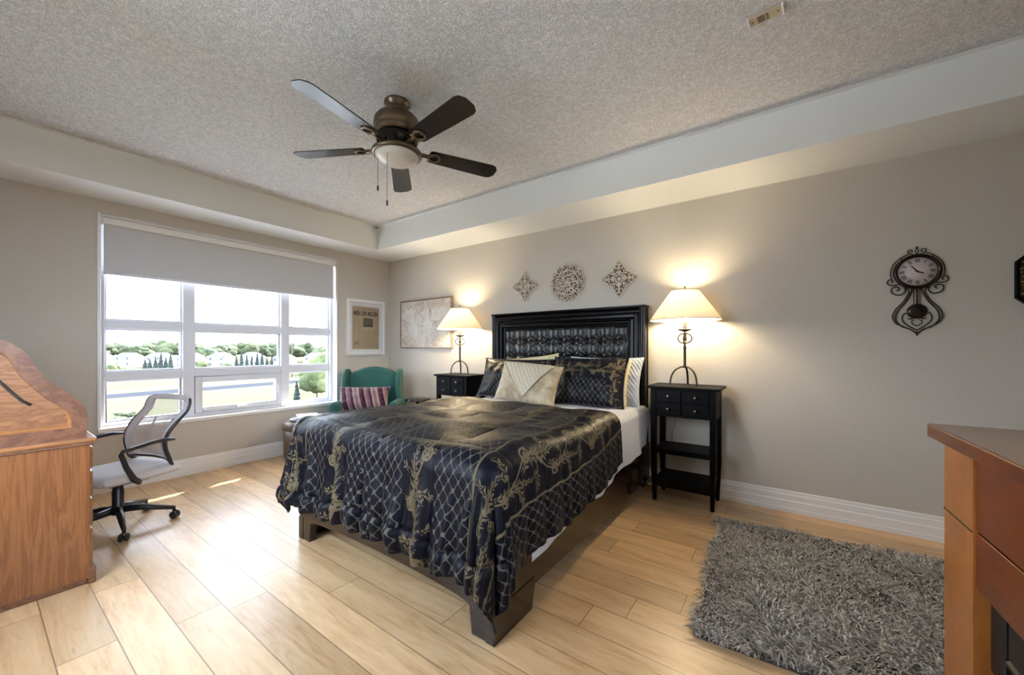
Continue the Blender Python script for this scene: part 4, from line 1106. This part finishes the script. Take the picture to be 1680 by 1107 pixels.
m = MB(); m.box(DX0+.20, DX1-.40, -3.85, -3.82, .10, .712); m.box(DX0+.20, DX1-.40, -3.80, -3.145, .62, .712); dl(m).build('kneehole_rail', M['oak'], dk)

# ---------------------------------------------------------------- office chair
oc_ = thing('office_chair', 'grey mesh back office chair on black casters pulled up to the desk', 'office chair', (1.005, -2.92, 0), R(16))
SZT = .40
for k, a in enumerate((-20, 52, 124, 196, 268)):
    a = R(a); d = (math.cos(a), math.sin(a)); m = MB()
    m.tube([(d[0]*.02, d[1]*.02, .125), (d[0]*.12, d[1]*.12, .115), (d[0]*.285, d[1]*.285, .075)], [.026, .022, .014], 8, flat=.9)
    m.tube([(d[0]*.285, d[1]*.285, .085), (d[0]*.287, d[1]*.287, .05)], .010, 8)
    lg = m.build('base_arm', M['black_plastic'], oc_)
    m = MB(); b = a+1.1; ax = (math.cos(b), math.sin(b))
    for o_ in (-.014, .014):
        st0 = len(m.v); m.lathe([(.0001,-.009),(.020,-.009),(.026,-.004),(.026,.004),(.020,.009),(.0001,.009)], 18, axis='y')
        m.xf(Matrix.Translation((d[0]*.29+ax[0]*o_, d[1]*.29+ax[1]*o_, .026)) @ Matrix.Rotation(b-PI/2, 4, 'Z'), st0)
    m.tube([(d[0]*.29-ax[0]*.022, d[1]*.29-ax[1]*.022, .03), (d[0]*.29+ax[0]*.022, d[1]*.29+ax[1]*.022, .03)], .006, 8)
    m.build('caster', M['black_plastic'], lg)
MB().lathe([(.034,.095),(.036,.13),(.033,.145),(.030,.15),(.030,.255),(.027,.26),(.027,.32)], 24).build('gas_lift', M['black_plastic'], oc_)
m = MB(); m.box(-.11,.11,-.09,.12,.305,.330); m.tube([(-.05,-.02,.318),(-.20,-.03,.312)], .008, 8); m.box(-.235,-.165,-.05,-.01,.300,.325); m.build('tilt_mechanism', M['black_plastic'], oc_, bevel=.004)
# seat: rounded pad
n = 40; u = np.linspace(-1, 1, n)[:, None]; v = np.linspace(-1, 1, n)[None, :]
def sq(u_, v_):  # square to rounded square
    return u_*np.sqrt(1-.22*v_**2), v_*np.sqrt(1-.22*u_**2)
su, sv = sq(u+0*v, v+0*u)
ed = np.clip(1-np.maximum(np.abs(u)+0*v, np.abs(v)+0*u), 0, 1)
zt = SZT-.035+.040*np.clip(ed/.18, 0, 1)**.5 - .012*(1-u**2)*(1-v**2) - .03*np.clip(-v-.55, 0, 1)
P1 = np.stack([su*.245, sv*.245+.035, zt], -1); P2 = np.stack([su*.245, sv*.245+.035, SZT-.045-.020*np.clip(ed/.15, 0, 1)**.6+0*zt], -1)[::-1]
grid_obj('seat', np.concatenate([P1, P2]), M['chair_fabric'], oc_)
# curved mesh back
t = NT('pale grey mesh'); t.set((0.55,0.52,0.55), .8)
trn = t.n('ShaderNodeBsdfTransparent'); mx = t.n('ShaderNodeMixShader'); mx.inputs[0].default_value = .42
t.l(trn.outputs[0], mx.inputs[1]); t.l(t.b.outputs[0], mx.inputs[2]); t.l(mx.outputs[0], t.out.inputs[0]); M['mesh'] = t.m
def back_pt(u_, w_, off=0.0):
    """u across -1..1, w up 0..1 -> local point; lumbar curve forward in the lower half"""
    z = .425 + w_*.435
    y = .205 + .125*w_ - .070*np.sin(PI*np.clip((w_+.02)/.80, 0, 1))**1.2 + off
    half = .222 + .016*w_ - .012*np.sin(PI*np.clip(w_/.6, 0, 1))
    rnd_ = 1 - .10*np.clip((w_-.86)/.14, 0, 1)**2.2
    yb = y - .040*(u_**2)
    return np.stack([half*rnd_*u_+0*w_, yb+0*u_, z+0*u_-.018*np.clip((np.abs(u_)-.72)/.28, 0, 1)**2*np.clip((w_-.6)/.4, 0, 1)], -1)
def strip_(name, u0, u1, w0, w1, mat, solid, nu=14, nw=40):
    u = np.linspace(u0, u1, nu)[:, None]; w_ = np.linspace(w0, w1, nw)[None, :]
    return grid_obj(name, back_pt(u+0*w_, w_+0*u), M[mat], oc_, solid=solid)
strip_('mesh_back', -.77, .77, .02, .92, 'mesh', 0)
strip_('back_border', -1, -.76, .02, .92, 'chair_fabric', .014); strip_('back_border', .76, 1, .02, .92, 'chair_fabric', .014)
strip_('top_border', -1, 1, .915, 1.0, 'chair_fabric', .014, 40, 8)
m = MB()
for s_ in (-1, 1):
    pts = [tuple(back_pt(np.array(1.03*s_), np.array(float(x)), .012)) for x in np.linspace(.99, .0, 22)]
    pts += [(s_*.205, .195, .395), (s_*.19, .17, .372), (s_*.15, .13, .362)]
    m.tube(pts, [.009]*8+[.011]*7+[.013]*7+[.014]*3, 8)
m.tube([tuple(back_pt(np.array(float(x)), np.array(0.01), .008)) for x in np.linspace(-1, 1, 14)], .010, 8)
m.tube([(-.15,.13,.362),(0,.11,.345),(.15,.13,.362)], .016, 8)
m.build('back_support', M['black_plastic'], oc_)
m = MB(); pts = [tuple(back_pt(np.array(float(q)), np.array(float(x))) + np.array([0, .028, 0])) for q, x in ((-.42,.62),(-.42,.3),(-.45,.12),(-.3,.06),(.3,.06),(.45,.12),(.42,.3),(.42,.62))]
m.tube(pts, .006, 8); m.build('lumbar_support', M['black_plastic'], oc_)
for s_ in (-1, 1):
    x = s_*.288
    m = MB(); m.tube([(s_*.21,-.0,.340),(s_*.265,-.02,.345),(s_*.283,-.055,.375),(x,-.095,.46),(x,-.120,.545),(x,-.112,.562),(x,-.07,.568),(x,.03,.585),(x,.10,.590),(x,.165,.582)], [.020,.020,.020,.017,.016,.016,.016,.017,.017,.012], 10, flat=.75)
    m.build('armrest', M['black_plastic'], oc_)

# ---------------------------------------------------------------- shag rug
rg = thing('shag_rug', 'grey shag rug on the floor planks between bed and fireplace mantel', 'rug', (0, 0, 0))
RC = [(4.275,-.47), (4.345,-1.765), (6.06,-1.66), (5.99,-.36)]
def rug_pt(a, b):
    p = [RC[0][i]*(1-a)*(1-b)+RC[3][i]*a*(1-b)+RC[2][i]*a*b+RC[1][i]*(1-a)*b for i in (0, 1)]; return p
m = MB(); rc_ = (sum(p[0] for p in RC)/4, sum(p[1] for p in RC)/4); m.prism([(rc_[0]+(p[0]-rc_[0])*.985, rc_[1]+(p[1]-rc_[1])*.985) for p in RC], .001, .010, 'z'); m.build('backing', simple('dark rug backing', (0.06,0.06,0.06), .9), rg)
r_ = np.random.RandomState(4); NS = 30000
ab = r_.rand(NS, 2); ab[:, 0] = ab[:, 0]**1.0
base = np.array([(RC[0][i]*(1-ab[:,0])*(1-ab[:,1])+RC[3][i]*ab[:,0]*(1-ab[:,1])+RC[2][i]*ab[:,0]*ab[:,1]+RC[1][i]*(1-ab[:,0])*ab[:,1]) for i in (0, 1)]).T
base = base[base[:, 0] < 5.75]; NS = len(base)
ang = 2.2*smooth_noise(base[:,0], base[:,1], 41, 6, 1.2) + r_.normal(0, .8, NS) + 2.4
ln = r_.uniform(.035, .065, NS); tone = np.clip(r_.beta(2, 2.2, NS), 0, 1)
d = np.stack([np.cos(ang), np.sin(ang)], 1); pr = np.stack([-d[:,1], d[:,0]], 1)
h1 = r_.uniform(.018, .036, NS); wd = r_.uniform(.0022, .0042, NS)
rowsv = []
for k, (f_, hz) in enumerate(((0,0),(.25,.75),(.6,1.0),(1.0,.72))):
    c_ = base + d*(ln*f_)[:, None]; z = .009+h1*hz; wk = wd*(1-.75*f_**2)
    for s_ in (-1, 1): rowsv.append(np.concatenate([c_+pr*(wk*s_)[:, None], z[:, None]], 1))
V = np.stack(rowsv, 1).reshape(-1, 3)
o8 = np.arange(NS)[:, None]*8
F = np.concatenate([o8+np.array([[0,1,3,2]]), o8+np.array([[2,3,5,4]]), o8+np.array([[4,5,7,6]])], 0)
me = bpy.data.meshes.new('pile'); me.vertices.add(len(V)); me.vertices.foreach_set('co', V.ravel().astype(np.float32))
me.loops.add(F.size); me.loops.foreach_set('vertex_index', F.ravel().astype(np.int32)); me.polygons.add(len(F))
me.polygons.foreach_set('loop_start', np.arange(0, F.size, 4, dtype=np.int32)); me.polygons.foreach_set('loop_total', np.full(len(F), 4, dtype=np.int32))
me.polygons.foreach_set('use_smooth', np.ones(len(F), dtype=bool))
at = me.attributes.new('tone', 'FLOAT', 'POINT'); at.data.foreach_set('value', np.repeat(tone, 8).astype(np.float32)); me.update()
t = NT('grey shag yarn'); a_ = t.n('ShaderNodeAttribute'); a_.attribute_name = 'tone'
t.set(t.ramp(a_.outputs['Fac'], [(.12, (0.11,0.107,0.104)), (.5, (0.37,0.352,0.33)), (.85, (0.66,0.635,0.61))]), .75, 0, .3, 0, .2); me.materials.append(t.m)
po = link(bpy.data.objects.new('pile', me)); po.parent = rg; po['kind'] = 'stuff'

# ---------------------------------------------------------------- fireplace mantel
fp = thing('fireplace_mantel', 'cherry wood fireplace mantel with black insert at the right edge', 'fireplace', (5.01, -1.816, 0), R(2.2))
# local: x goes back from the front plane, -y runs along the front toward the viewer
FW = 1.25
ms = MB().box(0, .50, -FW-.04, 0, .935, .972).build('mantel_shelf', M['cherry'], fp, bevel=.003)
MB().box(.004, .496, -FW-.036, -.004, .972, .974).build('top_glare_sheet', M['cherry_glare_top'], ms)  # thin sheet, its greyed brown paints glare on the shelf top
FX = .028
for y0, y1 in ((-.215, -.030), (-FW-.01, -FW+.175)):
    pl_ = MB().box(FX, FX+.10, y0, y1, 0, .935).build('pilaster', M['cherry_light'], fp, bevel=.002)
    MB().box(FX-.0008, FX+.001, y0, y1, .732, .736).build('groove', M['ink'], pl_)
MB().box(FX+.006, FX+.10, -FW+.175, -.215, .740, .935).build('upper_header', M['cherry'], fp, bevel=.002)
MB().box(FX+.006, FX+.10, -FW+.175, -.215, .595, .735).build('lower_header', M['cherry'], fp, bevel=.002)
m = MB(); m.box(FX+.09, .46, -.060, -.040, 0, .935); m.box(FX+.09, .46, -FW, -FW+.02, 0, .935); m.box(.44, .46, -FW, -.04, 0, .935); m.build('side_panel', M['cherry'], fp)
insert = MB().box(FX+.045, FX+.085, -FW+.175, -.215, .02, .595).build('insert', M['black_insert'], fp, bevel=.002)
for k, (y0, y1) in enumerate(((-.292,-.222),(-.375,-.300),(-.458,-.383),(-.541,-.466),(-.624,-.549))):
    m = MB()
    for (z0, z1) in ((.40,.585),(.215,.392),(.03,.207)):
        if k in (0, 4): m.box(FX+.028, FX+.047, y0, y1, z0, z1)
        elif z1 > .5: m.box(FX+.030, FX+.047, y0, y1, z0+.08, z1)
    m.build('door_panel', M['black_insert'], insert, bevel=.003)
m = MB()
for z in np.arange(.05, .47, .032): m.prism([(FX+.026, z), (FX+.046, z+.012), (FX+.046, z+.020), (FX+.026, z+.008)], -.80, -.300, 'y')
# prism along y takes x-z pairs
m.build('louvre', M['black_insert'], insert)

# ---------------------------------------------------------------- outdoors
GZ = -9.0
F2 = Vector((-math.sin(YAW), math.cos(YAW), 0)); R2 = Vector((math.cos(YAW), math.sin(YAW), 0))
def out_at(px, depth, z=GZ):
    p = CAM + F2*depth + R2*((px-840)/635*depth); return (p.x, p.y, z)
t = NT('dry summer grass'); a1 = t.noise(t.coord(), .05, 4); a2 = t.noise(t.coord(), 1.5, 4)
t.set(t.mix(a2, t.mix(a1, (0.040,0.043,0.022), (0.085,0.082,0.056)), (0.075,0.073,0.048)), .95, 0, 0); M['grass'] = t.m
M['asphalt'] = simple('asphalt', (0.030,0.032,0.040), .9, spec=0, var=.2, vscale=.5)
M['concrete'] = simple('concrete', (0.13,0.128,0.125), .9, spec=0, var=.15, vscale=.3)
def leafy(name, a, b):
    t = NT(name); n_ = t.noise(t.coord(), 1.1, 5, .7); f = t.ramp(n_, [(.38, (0,0,0)), (.62, (1,1,1))]); t.set(t.mix(f, a, b), .85, 0, .15); t.bump(n_, 1.0, .6); return t.m
M['leaf1'] = leafy('deciduous leaves', (0.026,0.036,0.018), (0.075,0.085,0.045)); M['leaf2'] = leafy('bright leaves', (0.032,0.044,0.018), (0.10,0.11,0.05))  # tree and conifer colours lightened, distance haze put into them
M['leaf3'] = leafy('conifer needles', (0.020,0.029,0.028), (0.045,0.058,0.052)); M['leaf4'] = leafy('red shrub leaves', (0.09,0.02,0.022), (0.22,0.07,0.06))
M['bark'] = simple('bark', (0.07,0.05,0.035), .9)
def ground(name, pts, z, mat, label, cat):
    m = MB(); m.prism([(p[0], p[1]) for p in pts], z-.05, z, 'z'); o = m.build(name, mat); struct(o); return o
ground('ground', [(-700,-500),(300,-500),(300,700),(-700,700)], GZ, M['grass'], '', '')
rd = MB(); A0 = Vector(out_at(60, 74)); A1 = Vector(out_at(700, 175)); dr = (A1-A0).normalized(); nr = Vector((-dr.y, dr.x, 0))
def strip(name, off0, off1, z, mat, label=None, cat=None):
    a, b = A0-dr*60, A1+dr*60; q = [a+nr*off0, b+nr*off0, b+nr*off1, a+nr*off1]
    o = MB().prism([(p.x, p.y) for p in q], z, z+.04, 'z').build(name, mat); struct(o); return o
M['paving'] = simple('pale plaza paving', (0.46,0.455,0.45), .9, var=.12, vscale=.4)
ground('bounce_plaza', [(-46,-60),(-.4,-60),(-.4,60),(-46,60)], GZ+.03, M['paving'], '', '')  # pale ground added out of view, bounces daylight up to the ceiling
strip('road', -4.5, 4.5, GZ+.01, M['asphalt']); strip('sidewalk', -12, -7.0, GZ+.02, M['concrete']); strip('parking_lot', 9, 15, GZ+.02, M['concrete'])

def crown_mesh(seed, kind):
    q = random.Random(seed); bm = bmesh.new()
    if kind == 'round':
        for k in range(16):
            c_ = Vector((q.uniform(-.34,.34), q.uniform(-.34,.34), q.uniform(-.30,.30))) if k else Vector((0,0,-.02)); r0 = q.uniform(.14,.26) if k else .42
            res = bmesh.ops.create_icosphere(bm, subdivisions=3, radius=r0)
            for v_ in res['verts']:
                p = v_.co.normalized(); nn = .10*math.sin(9*p.x+k)*math.sin(8*p.y+seed)*math.sin(9*p.z+k) + q.uniform(-.10,.10)
                v_.co = c_ + v_.co*(1+nn)
    else:
        for k in range(7):
            z0 = -.5+k*.145; r0 = .30*(1-k/7.6)
            res = bmesh.ops.create_cone(bm, cap_ends=True, segments=14, radius1=r0, radius2=r0*.25, depth=.24, matrix=Matrix.Translation((0,0,z0+.10)))
            for v_ in res['verts']: v_.co += Vector((q.uniform(-.03,.03), q.uniform(-.03,.03), q.uniform(-.03,.03)))
    me_ = bpy.data.meshes.new('crown'); bm.to_mesh(me_); bm.free()
    for p in me_.polygons: p.use_smooth = True
    return me_
CR = {'round': [crown_mesh(s_, 'round') for s_ in (1, 2, 3)], 'cone': [crown_mesh(s_, 'cone') for s_ in (4, 5)]}
TM = bpy.data.meshes.new('trunk'); b_m = bmesh.new(); bmesh.ops.create_cone(b_m, cap_ends=True, segments=10, radius1=.05, radius2=.03, depth=1.0, matrix=Matrix.Translation((0,0,.5))); b_m.to_mesh(TM); b_m.free(); TM.materials.append(M['bark'])
CM = {}
def tree(name, label, kind, px, depth, ztop, width, mat, group, i=0, cat='tree'):
    p = out_at(px, depth); H_ = ztop-GZ
    o = thing(name, label, cat, p, rnd.uniform(0, 6.28), group)
    key = (kind, i % len(CR[kind]), mat)
    if key not in CM:
        mm = CR[kind][i % len(CR[kind])].copy(); mm.materials.append(M[mat]); CM[key] = mm
    c_ = link(bpy.data.objects.new('crown', CM[key])); c_.parent = o
    ch = H_*(.80 if kind == 'round' else .95); c_.scale = (width, width, ch*.85 if kind == 'round' else ch); c_.location = (0, 0, H_-ch*.5)
    tr_ = link(bpy.data.objects.new('trunk', TM)); tr_.parent = o; tr_.scale = (H_*.35, H_*.35, H_*.55)
    return o
q = random.Random(12)
for k in range(26):
    px = 150+k*16+q.uniform(-3, 3)
    tree('deciduous_tree', 'distant leafy tree in the skyline row beyond the houses', 'round', px, (262, 282, 302, 322)[k % 4], 1.2+q.uniform(1.5, 8.0), q.uniform(11, 17), 'leaf1', 'skyline trees', k)
for k, px in enumerate((238,246,255,264,272,280)):
    tree('conifer_tree', 'dark conical evergreen in the left clump before the houses', 'cone', px, (160,168)[k%2], q.uniform(-4.5,-1.0), 5.2, 'leaf3', 'left evergreen clump', k)
for k, px in enumerate((388,396,405,413,422,430,438,446)):
    tree('conifer_tree', 'dark conical evergreen in the row seen through the middle panes', 'cone', px, (166,174)[k%2], q.uniform(-3.4,-0.2), 5.0, 'leaf3', 'middle evergreen row', k)
for k, px in enumerate((182,196,207,332,345,357,372,456,470,492,505,518)):
    tree('leafy_shrub', 'bright green bushy tree in front of the pale houses', 'round', px, (140,152,146,158)[k%4], q.uniform(-6.2,-3.0), q.uniform(3.4,4.6), 'leaf2', 'bright bushes before the houses', k)
for k, px in enumerate((222,241,260)):
    tree('red_shrub', 'low red leaved shrub below the left evergreen clump', 'round', px, 138, -7.4, 2.9, 'leaf4', 'red shrubs', k, 'shrub')
for k, (px, d_, zt_, wd_, ma) in enumerate(((536,62,1.9,7,'leaf2'),(520,70,-1.2,6,'leaf2'))):
    tree('deciduous_tree', ('tall bright tree filling the right edge of the window', 'shorter bright tree just left of the tall one at window right')[k], 'round', px, d_, zt_, wd_, ma, None, k)
tree('conifer_tree', 'small blue green spruce alone in the lower right pane', 'cone', 487, 64, -4.6, 3.4, 'leaf3', None, 1)
for k, px in enumerate((188,206,352,388,438)):
    tree('leafy_shrub', 'low scrubby bush on the near grass below the road', 'round', px, 50+q.uniform(-4,8), GZ+q.uniform(.9,1.8), q.uniform(2,3.4), 'leaf1', 'near scrub', k, 'shrub')
M['siding'] = simple('pale siding', (0.42,0.41,0.39), .8); M['roofing'] = simple('grey shingles', (0.13,0.13,0.14), .9); M['dark_pane'] = simple('dark house window', (0.05,0.06,0.07), .2)
def house(px, depth, w_, h_, label, rot):
    p = out_at(px, depth); o = thing('house', label, 'house', p, rot, 'houses beyond the field')
    MB().box(-w_/2, w_/2, -4, 4, 0, h_).build('walls', M['siding'], o)
    MB().prism([(-w_/2-.4, h_), (w_/2+.4, h_), (0, h_+2.6)], -4.4, 4.4, 'y').build('roof', M['roofing'], o)
    for x in (-w_*.28, w_*.28):
        for z in (1.2, 4.0): MB().box(x-.6, x+.6, -4.05, -3.98, z, z+1.3).build('house_window', M['dark_pane'], o)
for k, px in enumerate((162,212,262,312,362,414,466,518,570)):
    house(px, 205+q.uniform(-10,14), q.uniform(8.5,10), q.uniform(5.0,5.8), 'pale gabled house in the row beyond the grass field', YAW+q.uniform(-.12,.12))
for px, d_, h_ in ((367,150,13.5),(479,140,12.0)):
    o = thing('utility_pole', 'wooden utility pole standing beyond the road, %s' % ('middle panes' if px < 400 else 'right pane'), 'pole', out_at(px, d_))
    MB().lathe([(.16,0),(.11,h_)], 8).build('post', M['bark'], o); MB().box(-1.2,1.2,-.08,.08,h_-.9,h_-.7).build('crossarm', M['bark'], o)
